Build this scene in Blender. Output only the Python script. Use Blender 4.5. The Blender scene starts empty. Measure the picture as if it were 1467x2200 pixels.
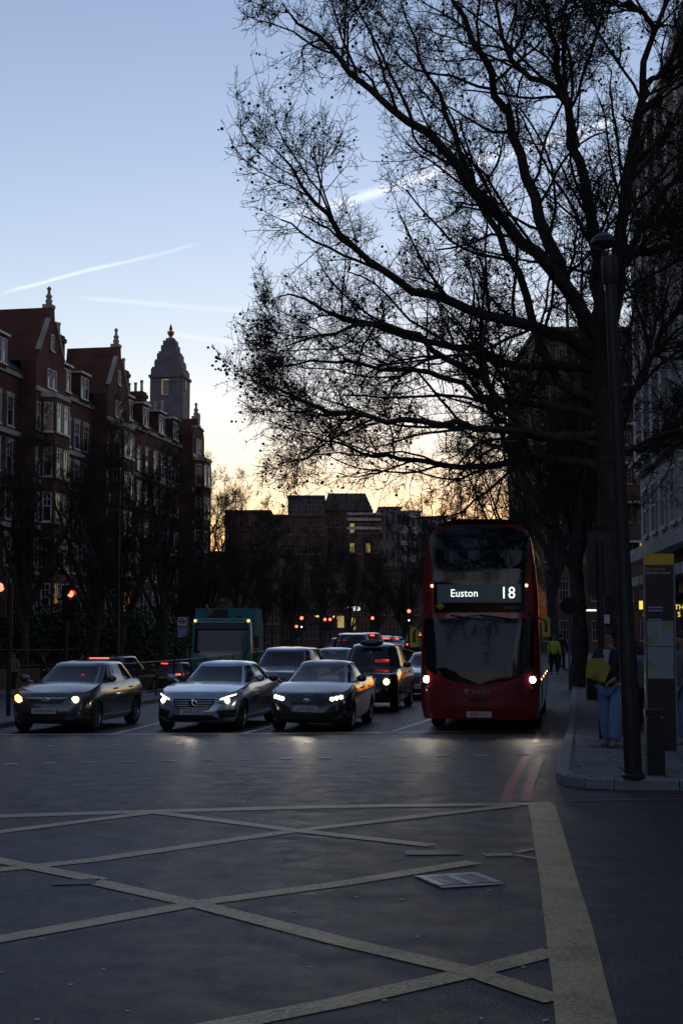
import bpy, bmesh, math, random
import numpy as np
from mathutils import Vector, Matrix
R = math.radians
rng = np.random.default_rng(7)
random.seed(7)
sc = bpy.context.scene
C = sc.collection
# ------------------------------------------------------------------ camera, sky, sun, exposure
CAMZ, PITCH, FPX = 2.1, R(4.83), 3056.0
cam = bpy.data.objects.new('camera', bpy.data.cameras.new('camera')); C.objects.link(cam); sc.camera = cam
cam.data.sensor_fit = 'VERTICAL'; cam.data.sensor_height = 36; cam.data.lens = 50
cam.data.clip_start = .1; cam.data.clip_end = 6000
cam.location = (0, 0, CAMZ); cam.rotation_euler = (R(90) + PITCH, 0, 0)
SUN_EL, SUN_AZ = R(-1.3), R(4.5)
world = bpy.data.worlds.new('World'); sc.world = world; world.use_nodes = True
wn = world.node_tree; bg = wn.nodes['Background']
sky = wn.nodes.new('ShaderNodeTexSky'); sky.sky_type = 'NISHITA'; sky.sun_disc = False
sky.sun_elevation = SUN_EL; sky.sun_rotation = SUN_AZ
sky.air_density = 1; sky.dust_density = .5; sky.ozone_density = 1.6
bg.inputs[1].default_value = .15
sun = bpy.data.objects.new('sun', bpy.data.lights.new('sun', 'SUN')); C.objects.link(sun)
sun.data.energy = .6; sun.data.angle = R(.6); sun.data.color = (1, .62, .34)
sun.rotation_euler = (R(90) - SUN_EL, 0, R(180) - SUN_AZ)
sun.rotation_euler = Vector((-math.sin(SUN_AZ) * math.cos(SUN_EL), -math.cos(SUN_AZ) * math.cos(SUN_EL), -math.sin(SUN_EL))).to_track_quat('-Z', 'Y').to_euler()
vs = sc.view_settings; vs.view_transform = 'Standard'; vs.look = 'None'; vs.gamma = 1; vs.exposure = 3.4
try: vs.use_curve_mapping = False
except Exception: pass
cy = sc.cycles
cy.use_denoising = True
try: cy.denoiser = 'OPENIMAGEDENOISE'
except Exception: pass
cy.max_bounces = 4; cy.diffuse_bounces = 2; cy.glossy_bounces = 3; cy.transparent_max_bounces = 8
cy.sample_clamp_indirect = 4

# ------------------------------------------------------------------ pixel rays (photo pixels, 1467 x 2200) and ground
def ray(px, py):
    a = (px - 733.5) / FPX; b = -(py - 1100) / FPX
    c, s = math.cos(PITCH), math.sin(PITCH)
    return Vector((a, c - b * s, s + b * c))
def at(px, py, Y):
    d = ray(px, py); k = Y / d.y
    return Vector((d.x * k, Y, CAMZ + d.z * k))
def S(a, b, t):
    t = min(1, max(0, (t - a) / (b - a))); return t * t * (3 - 2 * t)
YAW = R(9.5)
EX, EY = math.sin(YAW), math.cos(YAW)
def lat(x, y): return (x - 2.36) * EY - (y - 16) * EX
def G(x, y):
    left = 1 - S(-16.5, -12.6, lat(x, y))
    g = .36 * (1 - S(18, 31, y))
    g += -.9 * left * S(32, 80, y) + .4 * (1 - left) * S(45, 85, y)
    return g
def gp(px, py, dz=0.0):
    d = ray(px, py); Y = 20.0
    for _ in range(40):
        x = d.x / d.y * Y
        k = (G(x, Y) + dz - CAMZ) / d.z
        Y2 = d.y * k
        Y = .5 * Y + .5 * max(2.0, min(Y2, 400))
    return Vector((d.x / d.y * Y, Y, G(d.x / d.y * Y, Y) + dz))

# ------------------------------------------------------------------ materials
MATS = {}
def N(nt, t, **kw):
    n = nt.nodes.new(t)
    for k, v in kw.items(): setattr(n, k, v)
    return n
def pmat(name, col, rough=.6, metal=0., spec=.5, var=.12, scale=6., bump=0., bscale=60., coat=0., emis=None, estr=0., rvar=0., alpha=1.):
    if name in MATS: return MATS[name]
    m = bpy.data.materials.new(name); m.use_nodes = True; nt = m.node_tree; b = nt.nodes['Principled BSDF']
    c4 = (*col, 1)
    b.inputs['Base Color'].default_value = c4; b.inputs['Roughness'].default_value = rough
    b.inputs['Metallic'].default_value = metal; b.inputs['Specular IOR Level'].default_value = spec
    b.inputs['Coat Weight'].default_value = coat; b.inputs['Coat Roughness'].default_value = .06
    b.inputs['Alpha'].default_value = alpha
    tc = N(nt, 'ShaderNodeTexCoord')
    if var:
        no = N(nt, 'ShaderNodeTexNoise'); no.inputs['Scale'].default_value = scale; no.inputs['Detail'].default_value = 5
        nt.links.new(tc.outputs['Object'], no.inputs['Vector'])
        mr = N(nt, 'ShaderNodeMapRange'); mr.inputs[1].default_value = .3; mr.inputs[2].default_value = .7
        mr.inputs[3].default_value = 1 - var; mr.inputs[4].default_value = 1 + var
        nt.links.new(no.outputs[0], mr.inputs[0])
        mx = N(nt, 'ShaderNodeVectorMath', operation='SCALE'); mx.inputs[0].default_value = col
        nt.links.new(mr.outputs[0], mx.inputs['Scale']); nt.links.new(mx.outputs[0], b.inputs['Base Color'])
        if rvar:
            m2 = N(nt, 'ShaderNodeMapRange'); m2.inputs[1].default_value = .3; m2.inputs[2].default_value = .7
            m2.inputs[3].default_value = rough - rvar; m2.inputs[4].default_value = rough + rvar
            nt.links.new(no.outputs[0], m2.inputs[0]); nt.links.new(m2.outputs[0], b.inputs['Roughness'])
    if bump:
        n2 = N(nt, 'ShaderNodeTexNoise'); n2.inputs['Scale'].default_value = bscale; n2.inputs['Detail'].default_value = 4
        nt.links.new(tc.outputs['Object'], n2.inputs['Vector'])
        bp = N(nt, 'ShaderNodeBump'); bp.inputs['Strength'].default_value = bump; bp.inputs['Distance'].default_value = .02
        nt.links.new(n2.outputs[0], bp.inputs['Height']); nt.links.new(bp.outputs[0], b.inputs['Normal'])
    if emis:
        b.inputs['Emission Color'].default_value = (*emis, 1); b.inputs['Emission Strength'].default_value = estr
    MATS[name] = m; return m

def asphalt_mat():
    m = pmat('asphalt', (.045, .046, .05), rough=.5, var=0, spec=.35); nt = m.node_tree; b = nt.nodes['Principled BSDF']
    tc = N(nt, 'ShaderNodeTexCoord')
    def noise(sc_, det=5, ro=.6):
        n = N(nt, 'ShaderNodeTexNoise'); n.inputs['Scale'].default_value = sc_; n.inputs['Detail'].default_value = det; n.inputs['Roughness'].default_value = ro
        nt.links.new(tc.outputs['Object'], n.inputs['Vector']); return n
    big = noise(.35, 4); mid = noise(3.0, 6, .7); fine = noise(26, 7, .85)
    vo = N(nt, 'ShaderNodeTexVoronoi'); vo.inputs['Scale'].default_value = 85; nt.links.new(tc.outputs['Object'], vo.inputs['Vector'])
    def mr(src, a, b_, lo=.3, hi=.7):
        r = N(nt, 'ShaderNodeMapRange'); r.inputs[1].default_value = lo; r.inputs[2].default_value = hi; r.inputs[3].default_value = a; r.inputs[4].default_value = b_
        nt.links.new(src, r.inputs[0]); return r.outputs[0]
    def mul(a, b_):
        x = N(nt, 'ShaderNodeMath', operation='MULTIPLY'); nt.links.new(a, x.inputs[0]); nt.links.new(b_, x.inputs[1]); return x.outputs[0]
    f = mul(mul(mr(big.outputs[0], .7, 1.35), mr(mid.outputs[0], .55, 1.5)), mr(fine.outputs[0], .35, 1.75, .36, .64))
    # tar-sealed cracks and patch joints: thin dark wandering lines
    w = N(nt, 'ShaderNodeTexVoronoi', feature='DISTANCE_TO_EDGE'); w.inputs['Scale'].default_value = .16
    wv = N(nt, 'ShaderNodeVectorMath', operation='ADD'); ns = noise(.9, 5)
    nt.links.new(tc.outputs['Object'], wv.inputs[0]); nt.links.new(ns.outputs['Color'], wv.inputs[1]); nt.links.new(wv.outputs[0], w.inputs['Vector'])
    crack = mr(w.outputs['Distance'], .4, 1.0, 0.0, .01)
    f = mul(f, crack)
    pv = N(nt, 'ShaderNodeTexVoronoi'); pv.inputs['Scale'].default_value = .22; pv.inputs['Randomness'].default_value = .9; nt.links.new(tc.outputs['Object'], pv.inputs['Vector'])
    sp = N(nt, 'ShaderNodeSeparateColor'); nt.links.new(pv.outputs['Color'], sp.inputs[0]); f = mul(f, mr(sp.outputs[0], .58, 1.38, 0, 1))
    st_ = noise(1.3, 8, .75); f = mul(f, mr(st_.outputs[0], .55, 1.0, .34, .5))
    # pale chippings
    chip = mr(vo.outputs['Distance'], 1.8, .8, .08, .4); f = mul(f, chip)
    sc_ = N(nt, 'ShaderNodeVectorMath', operation='SCALE'); sc_.inputs[0].default_value = (.027, .032, .041)
    nt.links.new(f, sc_.inputs['Scale']); nt.links.new(sc_.outputs[0], b.inputs['Base Color'])
    nt.links.new(mr(mid.outputs[0], .38, .6), b.inputs['Roughness'])
    bp = N(nt, 'ShaderNodeBump'); bp.inputs['Strength'].default_value = .5; bp.inputs['Distance'].default_value = .012
    ad = N(nt, 'ShaderNodeMath', operation='ADD'); nt.links.new(vo.outputs['Distance'], ad.inputs[0]); nt.links.new(fine.outputs[0], ad.inputs[1])
    nt.links.new(ad.outputs[0], bp.inputs['Height']); nt.links.new(bp.outputs[0], b.inputs['Normal'])
    return m
def paint_mat(name, col, wear=.18):
    """road paint worn through to asphalt"""
    m = pmat(name, col, rough=.5, var=0); nt = m.node_tree; b = nt.nodes['Principled BSDF']
    tc = N(nt, 'ShaderNodeTexCoord')
    n = N(nt, 'ShaderNodeTexNoise'); n.inputs['Scale'].default_value = 2.2; n.inputs['Detail'].default_value = 9; n.inputs['Roughness'].default_value = .75
    n2 = N(nt, 'ShaderNodeTexNoise'); n2.inputs['Scale'].default_value = 38; n2.inputs['Detail'].default_value = 4
    for q in (n, n2): nt.links.new(tc.outputs['Object'], q.inputs['Vector'])
    ad = N(nt, 'ShaderNodeMath', operation='ADD'); nt.links.new(n.outputs[0], ad.inputs[0]); nt.links.new(n2.outputs[0], ad.inputs[1])
    r = N(nt, 'ShaderNodeMapRange'); r.inputs[1].default_value = .74; r.inputs[2].default_value = 1.12; r.inputs[3].default_value = wear; r.inputs[4].default_value = 1
    nt.links.new(ad.outputs[0], r.inputs[0])
    mx = N(nt, 'ShaderNodeMix', data_type='RGBA'); mx.inputs['A'].default_value = (.05, .05, .05, 1); mx.inputs['B'].default_value = (*col, 1)
    nt.links.new(r.outputs[0], mx.inputs['Factor']); nt.links.new(mx.outputs['Result'], b.inputs['Base Color'])
    return m
def brick_mat(name, c1, c2, mortar, sx=4.4, rough=.85):
    m = pmat(name, c1, rough=rough, var=0, spec=.2); nt = m.node_tree; b = nt.nodes['Principled BSDF']
    tc = N(nt, 'ShaderNodeTexCoord'); mp = N(nt, 'ShaderNodeMapping'); mp.inputs['Rotation'].default_value = (R(90), 0, 0)
    br = N(nt, 'ShaderNodeTexBrick'); br.inputs['Scale'].default_value = sx
    br.inputs['Color1'].default_value = (*c1, 1); br.inputs['Color2'].default_value = (*c2, 1); br.inputs['Mortar'].default_value = (*mortar, 1)
    br.inputs['Mortar Size'].default_value = .012; br.inputs['Brick Width'].default_value = 1.0; br.inputs['Row Height'].default_value = .33
    nt.links.new(tc.outputs['Object'], mp.inputs[0]); nt.links.new(mp.outputs[0], br.inputs['Vector'])
    no = N(nt, 'ShaderNodeTexNoise'); no.inputs['Scale'].default_value = .5; no.inputs['Detail'].default_value = 6
    nt.links.new(tc.outputs['Object'], no.inputs['Vector'])
    r = N(nt, 'ShaderNodeMapRange'); r.inputs[1].default_value = .3; r.inputs[2].default_value = .7; r.inputs[3].default_value = .65; r.inputs[4].default_value = 1.25
    nt.links.new(no.outputs[0], r.inputs[0])
    v = N(nt, 'ShaderNodeVectorMath', operation='SCALE'); nt.links.new(br.outputs[0], v.inputs[0]); nt.links.new(r.outputs[0], v.inputs['Scale'])
    nt.links.new(v.outputs[0], b.inputs['Base Color']); return m
def glass_mat(name, tint=(.012, .016, .02), transp=.3, rough=.02):
    m = bpy.data.materials.new(name); m.use_nodes = True; nt = m.node_tree; nt.nodes.clear(); MATS[name] = m
    out = N(nt, 'ShaderNodeOutputMaterial'); mix = N(nt, 'ShaderNodeMixShader'); p = N(nt, 'ShaderNodeBsdfPrincipled'); t = N(nt, 'ShaderNodeBsdfTransparent')
    p.inputs['Base Color'].default_value = (*tint, 1); p.inputs['Roughness'].default_value = rough; p.inputs['Specular IOR Level'].default_value = .75
    t.inputs[0].default_value = (.55, .62, .66, 1); mix.inputs[0].default_value = transp
    nt.links.new(p.outputs[0], mix.inputs[1]); nt.links.new(t.outputs[0], mix.inputs[2]); nt.links.new(mix.outputs[0], out.inputs[0]); return m
def emat(name, col, s, base=(.02, .02, .02)):
    return pmat(name, base, rough=.3, var=0, emis=col, estr=s * .27)

asphalt_mat()
paint_mat('yellow_paint', (.56, .41, .2)); paint_mat('white_paint', (.62, .63, .64), .5); paint_mat('red_paint', (.40, .06, .07), .35)
pmat('granite', (.2, .21, .22), .7, var=.25, scale=30, bump=.2, bscale=120)
pmat('slab', (.15, .155, .16), .75, var=.25, scale=5, bump=.25, bscale=60)
pmat('slab_dark', (.12, .124, .13), .75, var=.25, scale=5, bump=.25, bscale=60)
pmat('grate', (.42, .43, .44), .42, metal=.7, var=.3, scale=20)
brick_mat('red_brick', (.12, .052, .038), (.09, .04, .03), (.1, .08, .07))
brick_mat('dark_brick', (.12, .07, .055), (.09, .055, .045), (.11, .10, .09))
pmat('stone', (.36, .34, .30), .8, var=.25, scale=1.2, bump=.2)
pmat('pale_stone', (.42, .43, .43), .75, var=.2, scale=1.0, bump=.15)
pmat('slate', (.06, .062, .07), .6, var=.3, scale=3, bump=.3, bscale=12)
pmat('white_wood', (.5, .51, .52), .5, var=.1)
pmat('window_pane', (.02, .024, .03), .04, spec=.9, var=.0)
pmat('far_pane', (.012, .014, .018), .35, spec=.3, var=0)
pmat('tower_stone', (.15, .16, .18), .8, var=.25, scale=1.0)
pmat('clay_pot', (.42, .40, .37), .8, var=.25, scale=4)
pmat('gold', (.75, .5, .12), .3, metal=1, var=.1)
pmat('bark', (.05, .047, .042), .9, var=.4, scale=5, bump=.8, bscale=9, spec=.15)
pmat('twig', (.04, .036, .032), .9, var=.2, scale=2, spec=.1)
pmat('seed_ball', (.07, .05, .03), .95, var=.2, spec=.05)
pmat('hedge_leaf', (.045, .07, .035), .6, var=.4, scale=1.5, spec=.3)
pmat('black_metal', (.018, .018, .02), .45, var=.15, spec=.4)
pmat('grey_metal', (.2, .2, .21), .5, metal=.6)
pmat('concrete', (.2, .2, .2), .85, var=.25, scale=2, bump=.2)
pmat('tyre', (.018, .018, .018), .85, var=.2, scale=20, spec=.3)
pmat('alloy', (.38, .39, .40), .3, metal=.9, var=.08)
pmat('chrome', (.7, .71, .73), .12, metal=1, var=0)
pmat('black_plastic', (.015, .015, .016), .5, var=.1)
pmat('gloss_black', (.008, .008, .009), .12, var=0, coat=.6)
glass_mat('car_glass'); glass_mat('bus_glass', (.02, .03, .04), .45)
pmat('seat_fabric', (.05, .055, .07), .9, var=.3, scale=10)
def carpaint(n, c, metal=.5): return pmat(n, c, .24, metal=metal, var=.04, scale=3, coat=1.0)
carpaint('paint_grey', (.075, .075, .078)); carpaint('paint_silver', (.36, .43, .52), .6); carpaint('paint_charcoal', (.035, .037, .042)); carpaint('paint_black', (.008, .008, .01), .1)
carpaint('paint_navy', (.03, .045, .085)); carpaint('paint_bluegrey', (.13, .16, .2)); carpaint('paint_white', (.55, .56, .58), 0); carpaint('paint_maroon', (.06, .012, .014))
carpaint('bus_red', (.22, .012, .022), 0.); carpaint('teal', (.02, .28, .28), 0.)
pmat('teal_matt', (.02, .21, .21), .65, var=.15, scale=2)
pmat('mirror_yellow', (.62, .55, .06), .5, var=.05)
emat('lamp_white', (1, .86, .62), 9); emat('lamp_cold', (1, .96, .9), 12); emat('lamp_drl', (1, .83, .5), 3.5); emat('lamp_amber', (1, .42, .06), 2.2); emat('lamp_warm', (1, .62, .25), 1.6)
emat('lamp_red', (1, .04, .025), 2.6); emat('lamp_red_dim', (1, .03, .03), .5); emat('signal_red', (1, .05, .03), 4); emat('signal_white', (1, 1, .95), 1.5)
pmat('lens_clear', (.10, .11, .12), .08, var=0, coat=1); pmat('lens_red', (.16, .008, .01), .15, var=0, coat=1)
emat('display_text', (.92, 1, .92), .5); emat('display_panel', (.10, .17, .25), .03, base=(.02, .03, .045)); emat('lit_window', (1, .72, .22), .14); emat('lit_yellow', (1, .83, .12), .35)
emat('sign_white', (1, 1, 1), .5); emat('ad_blue', (.03, .14, 1), .35); emat('ad_white', (.6, .85, 1), .3); emat('shop_amber', (1, .55, .12), .45)
pmat('plate_white', (.55, .56, .58), .4, var=.05); pmat('plate_yellow', (.6, .45, .05), .4, var=.05); pmat('print_black', (.012, .012, .014), .5, var=0); pmat('print_white', (.6, .62, .66), .5, var=0); pmat('print_blue', (.25, .33, .5), .5, var=0)
pmat('sign_yellow', (.55, .36, .03), .5, var=.05); pmat('sign_dark', (.02, .022, .026), .35, var=.05); pmat('folder_yellow', (.36, .34, .05), .55, var=.05)
pmat('skin', (.30, .17, .12), .55, var=.08); pmat('hair', (.012, .009, .008), .6, var=.2, scale=40); pmat('navy_cloth', (.016, .018, .026), .9, var=.15, scale=12); pmat('black_cloth', (.012, .012, .013), .9, var=.15, scale=12)
pmat('denim', (.10, .19, .36), .9, var=.2, scale=9); pmat('pale_blue_cloth', (.13, .23, .42), .85, var=.12, scale=9); pmat('shirt', (.3, .36, .46), .85, var=.1); pmat('shoe', (.16, .16, .17), .7); pmat('hi_vis', (.5, .75, .05), .7); pmat('grey_cloth', (.12, .13, .13), .9)

# ------------------------------------------------------------------ mesh helpers
def link(o, parent=None, label=None, cat=None, group=None, kind=None):
    C.objects.link(o)
    if parent: o.parent = parent
    if label: o['label'] = label
    if cat: o['category'] = cat
    if group: o['group'] = group
    if kind: o['kind'] = kind
    return o
def thing(name, label, cat, loc=(0, 0, 0), rz=0., group=None):
    o = bpy.data.objects.new(name, None); o.empty_display_size = .3; o.location = loc; o.rotation_euler = (0, 0, rz)
    return link(o, None, label, cat, group)
def mk(name, me, parent=None, **kw): return link(bpy.data.objects.new(name, me), parent, **kw)
class MB:
    def __init__(s): s.v = []; s.f = []; s.m = []
    def add(s, vs, fs, mi=0):
        o = len(s.v); s.v += [tuple(v) for v in vs]; s.f += [tuple(i + o for i in f) for f in fs]; s.m += [mi] * len(fs); return s
    def box(s, x0, x1, y0, y1, z0, z1, mi=0, M=None):
        vs = [Vector((x, y, z)) for z in (z0, z1) for y in (y0, y1) for x in (x0, x1)]
        if M: vs = [M @ v for v in vs]
        return s.add(vs, [(0, 2, 3, 1), (4, 5, 7, 6), (0, 1, 5, 4), (2, 6, 7, 3), (0, 4, 6, 2), (1, 3, 7, 5)], mi)
    def tube(s, p0, p1, r0, r1=None, n=8, mi=0, cap=True):
        p0, p1 = Vector(p0), Vector(p1); r1 = r0 if r1 is None else r1
        d = (p1 - p0).normalized(); a = d.orthogonal().normalized(); b = d.cross(a)
        vs = []
        for p, r in ((p0, r0), (p1, r1)):
            for i in range(n):
                t = 2 * math.pi * i / n; vs.append(p + (a * math.cos(t) + b * math.sin(t)) * r)
        fs = [(i, (i + 1) % n, n + (i + 1) % n, n + i) for i in range(n)]
        if cap: fs += [tuple(range(n))[::-1], tuple(range(n, 2 * n))]
        return s.add(vs, fs, mi)
    def lathe(s, prof, c=(0, 0, 0), n=16, mi=0):
        vs = []
        for r, z in prof:
            for i in range(n):
                t = 2 * math.pi * i / n; vs.append((c[0] + r * math.cos(t), c[1] + r * math.sin(t), c[2] + z))
        fs = []
        for k in range(len(prof) - 1):
            for i in range(n): fs.append((k * n + i, k * n + (i + 1) % n, (k + 1) * n + (i + 1) % n, (k + 1) * n + i))
        fs += [tuple(range(n))[::-1], tuple((len(prof) - 1) * n + i for i in range(n))]
        return s.add(vs, fs, mi)
    def prism(s, poly, z0, z1, mi=0, axis='z'):
        n = len(poly); mp = {'z': lambda a, b, c: (a, b, c), 'y': lambda a, b, c: (a, c, b), 'x': lambda a, b, c: (c, a, b)}[axis]
        vs = [mp(a, b, z0) for a, b in poly] + [mp(a, b, z1) for a, b in poly]
        return s.add(vs, [tuple(range(n))[::-1], tuple(range(n, 2 * n))] + [(i, (i + 1) % n, n + (i + 1) % n, n + i) for i in range(n)], mi)
    def ball(s, c, r, n=8, m=6, mi=0, sx=1, sy=1, sz=1):
        prof = [(max(1e-4, r * math.sin(math.pi * k / m)), -r * math.cos(math.pi * k / m)) for k in range(m + 1)]
        o = MB().lathe(prof, (0, 0, 0), n)
        return s.add([(c[0] + v[0] * sx, c[1] + v[1] * sy, c[2] + v[2] * sz) for v in o.v], o.f, mi)
    def mesh(s, name, mats, smooth=False, recalc=True):
        me = bpy.data.meshes.new(name); me.from_pydata(s.v, [], s.f)
        for m in (mats if isinstance(mats, (list, tuple)) else [mats]): me.materials.append(MATS[m])
        me.polygons.foreach_set('material_index', s.m)
        if recalc:
            bm = bmesh.new(); bm.from_mesh(me); bmesh.ops.recalc_face_normals(bm, faces=bm.faces); bm.to_mesh(me); bm.free()
        if smooth:
            me.polygons.foreach_set('use_smooth', [True] * len(me.polygons))
            if smooth != True: me.set_sharp_from_angle(angle=R(smooth))
        me.update(); return me
    def obj(s, name, mats, parent=None, smooth=False, **kw): return mk(name, s.mesh(name, mats, smooth), parent, **kw)
def text_mesh(body, size, mat, depth=.004, align='CENTER'):
    cu = bpy.data.curves.new('t', 'FONT'); cu.body = body; cu.size = size; cu.align_x = align; cu.align_y = 'CENTER'; cu.extrude = depth; cu.resolution_u = 2
    o = bpy.data.objects.new('t', cu); C.objects.link(o)
    dg = bpy.context.evaluated_depsgraph_get(); me = bpy.data.meshes.new_from_object(o.evaluated_get(dg))
    bpy.data.objects.remove(o); bpy.data.curves.remove(cu)
    me.materials.clear(); me.materials.append(MATS[mat]); return me
def big_mesh(name, V, F, mat, smooth=True):
    """numpy quads -> mesh"""
    me = bpy.data.meshes.new(name); n = len(F); k = F.shape[1]
    me.vertices.add(len(V)); me.vertices.foreach_set('co', np.asarray(V, np.float32).ravel())
    me.loops.add(n * k); me.loops.foreach_set('vertex_index', F.astype(np.int32).ravel())
    me.polygons.add(n); me.polygons.foreach_set('loop_start', np.arange(0, n * k, k, dtype=np.int32))
    try: me.polygons.foreach_set('loop_total', np.full(n, k, dtype=np.int32))
    except Exception: pass
    me.polygons.foreach_set('use_smooth', np.full(n, smooth))
    me.materials.append(MATS[mat]); me.update(calc_edges=True); return me
def interp(tab, t):
    if t <= tab[0][0]: return tab[0][1]
    for (a, va), (b, vb) in zip(tab, tab[1:]):
        if t <= b: return va + (vb - va) * (t - a) / (b - a)
    return tab[-1][1]
def copy_tree(o, parent=None):
    c = o.copy(); C.objects.link(c); c.parent = parent
    for ch in list(o.children): copy_tree(ch, c)
    return c
# ------------------------------------------------------------------ contrails, part of the sky (great-circle streaks in world directions)
def contrails():
    tc = N(wn, 'ShaderNodeTexCoord'); last = sky.outputs[0]
    ns = N(wn, 'ShaderNodeTexNoise'); ns.inputs['Scale'].default_value = 14; ns.inputs['Detail'].default_value = 6
    wn.links.new(tc.outputs['Generated'], ns.inputs['Vector'])
    def M(op, a, b=None, c=None):
        x = N(wn, 'ShaderNodeMath', operation=op)
        for i, q in enumerate((a, b, c)):
            if q is None: continue
            if isinstance(q, (int, float)): x.inputs[i].default_value = q
            else: wn.links.new(q, x.inputs[i])
        return x.outputs[0]
    def dot(v):
        x = N(wn, 'ShaderNodeVectorMath', operation='DOT_PRODUCT'); x.inputs[1].default_value = v
        wn.links.new(tc.outputs['Generated'], x.inputs[0]); return x.outputs['Value']
    def rng_(src, a, b, lo, hi):
        r = N(wn, 'ShaderNodeMapRange', interpolation_type='SMOOTHSTEP'); wn.links.new(src, r.inputs[0])
        for i, q in zip((1, 2, 3, 4), (a, b, lo, hi)): r.inputs[i].default_value = q
        return r.outputs[0]
    for (p0, p1, wid, gain, wob) in (((20, 628), (415, 524), .0019, .35, .006), ((180, 643), (600, 672), .0026, .12, .005), ((380, 716), (640, 752), .003, .2, .006), ((610, 465), (1340, 262), .0062, .9, .016), ((300, 900), (640, 885), .004, .08, .01)):
        d0, d1 = ray(*p0).normalized(), ray(*p1).normalized(); n = d0.cross(d1).normalized(); t = (d1 - d0).normalized(); mid = (d0 + d1).normalized(); half = (d1 - d0).length / 2
        wv = M('MULTIPLY', M('SUBTRACT', ns.outputs[0], .5), wob)
        off = M('ABSOLUTE', M('ADD', dot(n), wv))
        al = M('SUBTRACT', dot(t), mid.dot(t))
        m = M('MULTIPLY', rng_(off, 0, wid, 1, 0), M('MULTIPLY', rng_(al, -half * 1.15, -half * .8, 0, 1), rng_(al, half * .8, half * 1.15, 1, 0)))
        m = M('MULTIPLY', m, rng_(ns.outputs[0], .3, .62, .45, 1))
        m = M('MULTIPLY', m, rng_(dot(mid), .8, .9, 0, 1))
        g = N(wn, 'ShaderNodeVectorMath', operation='SCALE'); g.inputs[0].default_value = (gain * 1.15, gain * .85, gain * .6); wn.links.new(m, g.inputs['Scale'])
        a = N(wn, 'ShaderNodeVectorMath', operation='ADD'); a.inputs[1].default_value = (1, 1, 1); wn.links.new(g.outputs[0], a.inputs[0])
        mu = N(wn, 'ShaderNodeVectorMath', operation='MULTIPLY'); wn.links.new(last, mu.inputs[0]); wn.links.new(a.outputs[0], mu.inputs[1]); last = mu.outputs[0]
    wn.links.new(last, bg.inputs[0])
contrails()

# ------------------------------------------------------------------ ground
def axis(lo, hi, step, far_lo, far_hi):
    a = list(np.arange(lo, hi + .01, step)); s = step
    while a[-1] < far_hi: s *= 1.5; a.append(a[-1] + s)
    s = step
    while a[0] > far_lo: s *= 1.5; a.insert(0, a[0] - s)
    return a
gx, gy = axis(-40, 40, 1.25, -2500, 2500), axis(-6, 130, 1.25, -600, 4000)
V = np.array([(x, y, G(x, y)) for y in gy for x in gx]); nx = len(gx)
ii = np.array([(j * nx + i, j * nx + i + 1, (j + 1) * nx + i + 1, (j + 1) * nx + i) for j in range(len(gy) - 1) for i in range(nx - 1)])
road = mk('road', big_mesh('road', V, ii, 'asphalt'), kind='structure')
def strip(name, pts, width, mat, parent=road, dz=.005, px=True, step=.6):
    """a painted line laid on the ground sheet along ground points"""
    P = [gp(*p) if px else Vector((p[0], p[1], 0)) for p in pts]
    Q = []
    for a, b in zip(P, P[1:]):
        n = max(1, int((b - a).length / step))
        Q += [a.lerp(b, k / n) for k in range(n)]
    Q.append(P[-1]); mb = MB(); vs = []
    wob = random.Random(len(name) + int(P[0].x * 100))
    for i, p in enumerate(Q):
        d = (Q[min(i + 1, len(Q) - 1)] - Q[max(i - 1, 0)]); d.z = 0; d.normalize(); nrm = Vector((d.y, -d.x, 0))
        w = width * (1 + wob.uniform(-.035, .035))
        for k in (-.5, 0, .5):
            q = p + nrm * w * k; vs.append((q.x, q.y, G(q.x, q.y) + dz))
    mb.add(vs, [(3 * i + k, 3 * i + k + 1, 3 * i + k + 4, 3 * i + k + 3) for i in range(len(Q) - 1) for k in (0, 1)])
    return mb.obj(name, mat, parent)
for pts in (((-80, 1757), (330, 1744), (700, 1734), (1186, 1727)),): strip('box_edge_line', pts, .24, 'yellow_paint')
strip('box_side_line', ((1163, 1731), (1190, 1850), (1222, 2000), (1300, 2420)), .27, 'yellow_paint', dz=.009)
for pts in (((340, 1747), (640, 1786), (928, 1818)), ((-60, 1838), (200, 1890), (215, 1893)), ((190, 1893), (430, 1946), (730, 2024), (1020, 2092), (1196, 2152)),
            ((-60, 1796), (330, 1746)), ((-60, 1876), (200, 1849), (640, 1785), (1105, 1731)), ((-60, 2030), (430, 1941), (730, 1900), (1018, 1853)), ((420, 2216), (730, 2155), (1010, 2091), (1190, 2045))):
    strip('box_diagonal_line', pts, .17, 'yellow_paint', dz=.007 if pts[0][1] < pts[-1][1] else .0055)
strip('worn_line', ((1040, 1838), (1100, 1836)), .14, 'yellow_paint'); strip('worn_line', ((1108, 1832), (1150, 1824), (1170, 1824)), .06, 'yellow_paint'); strip('worn_line', ((1108, 1838), (1150, 1845), (1168, 1844)), .06, 'yellow_paint')
strip('stop_line', ((-80, 1579), (500, 1577), (1160, 1570)), .26, 'white_paint')
for pts in (((845, 1571), (925, 1546), (1000, 1523)), ((512, 1578), (600, 1556), (690, 1533)), ((232, 1579), (345, 1553), (440, 1531))): strip('lane_line', pts, .13, 'white_paint', dz=.006)
strip('red_line', ((1132, 1625), (1117, 1650), (1098, 1682), (1086, 1724)), .11, 'red_paint'); strip('red_line', ((1165, 1625), (1150, 1655), (1136, 1688), (1128, 1722)), .11, 'red_paint')
strip('red_line', ((1158, 1569), (1148, 1596)), .1, 'red_paint'); strip('red_line', ((1188, 1569), (1181, 1594)), .1, 'red_paint')
strip('red_line', ((1215, 1722), (1330, 1719), (1520, 1716)), .09, 'red_paint')
for y in (1600, 1611): strip('white_bar', ((1143, y), (1188, y - 1)), .22, 'white_paint')
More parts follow.
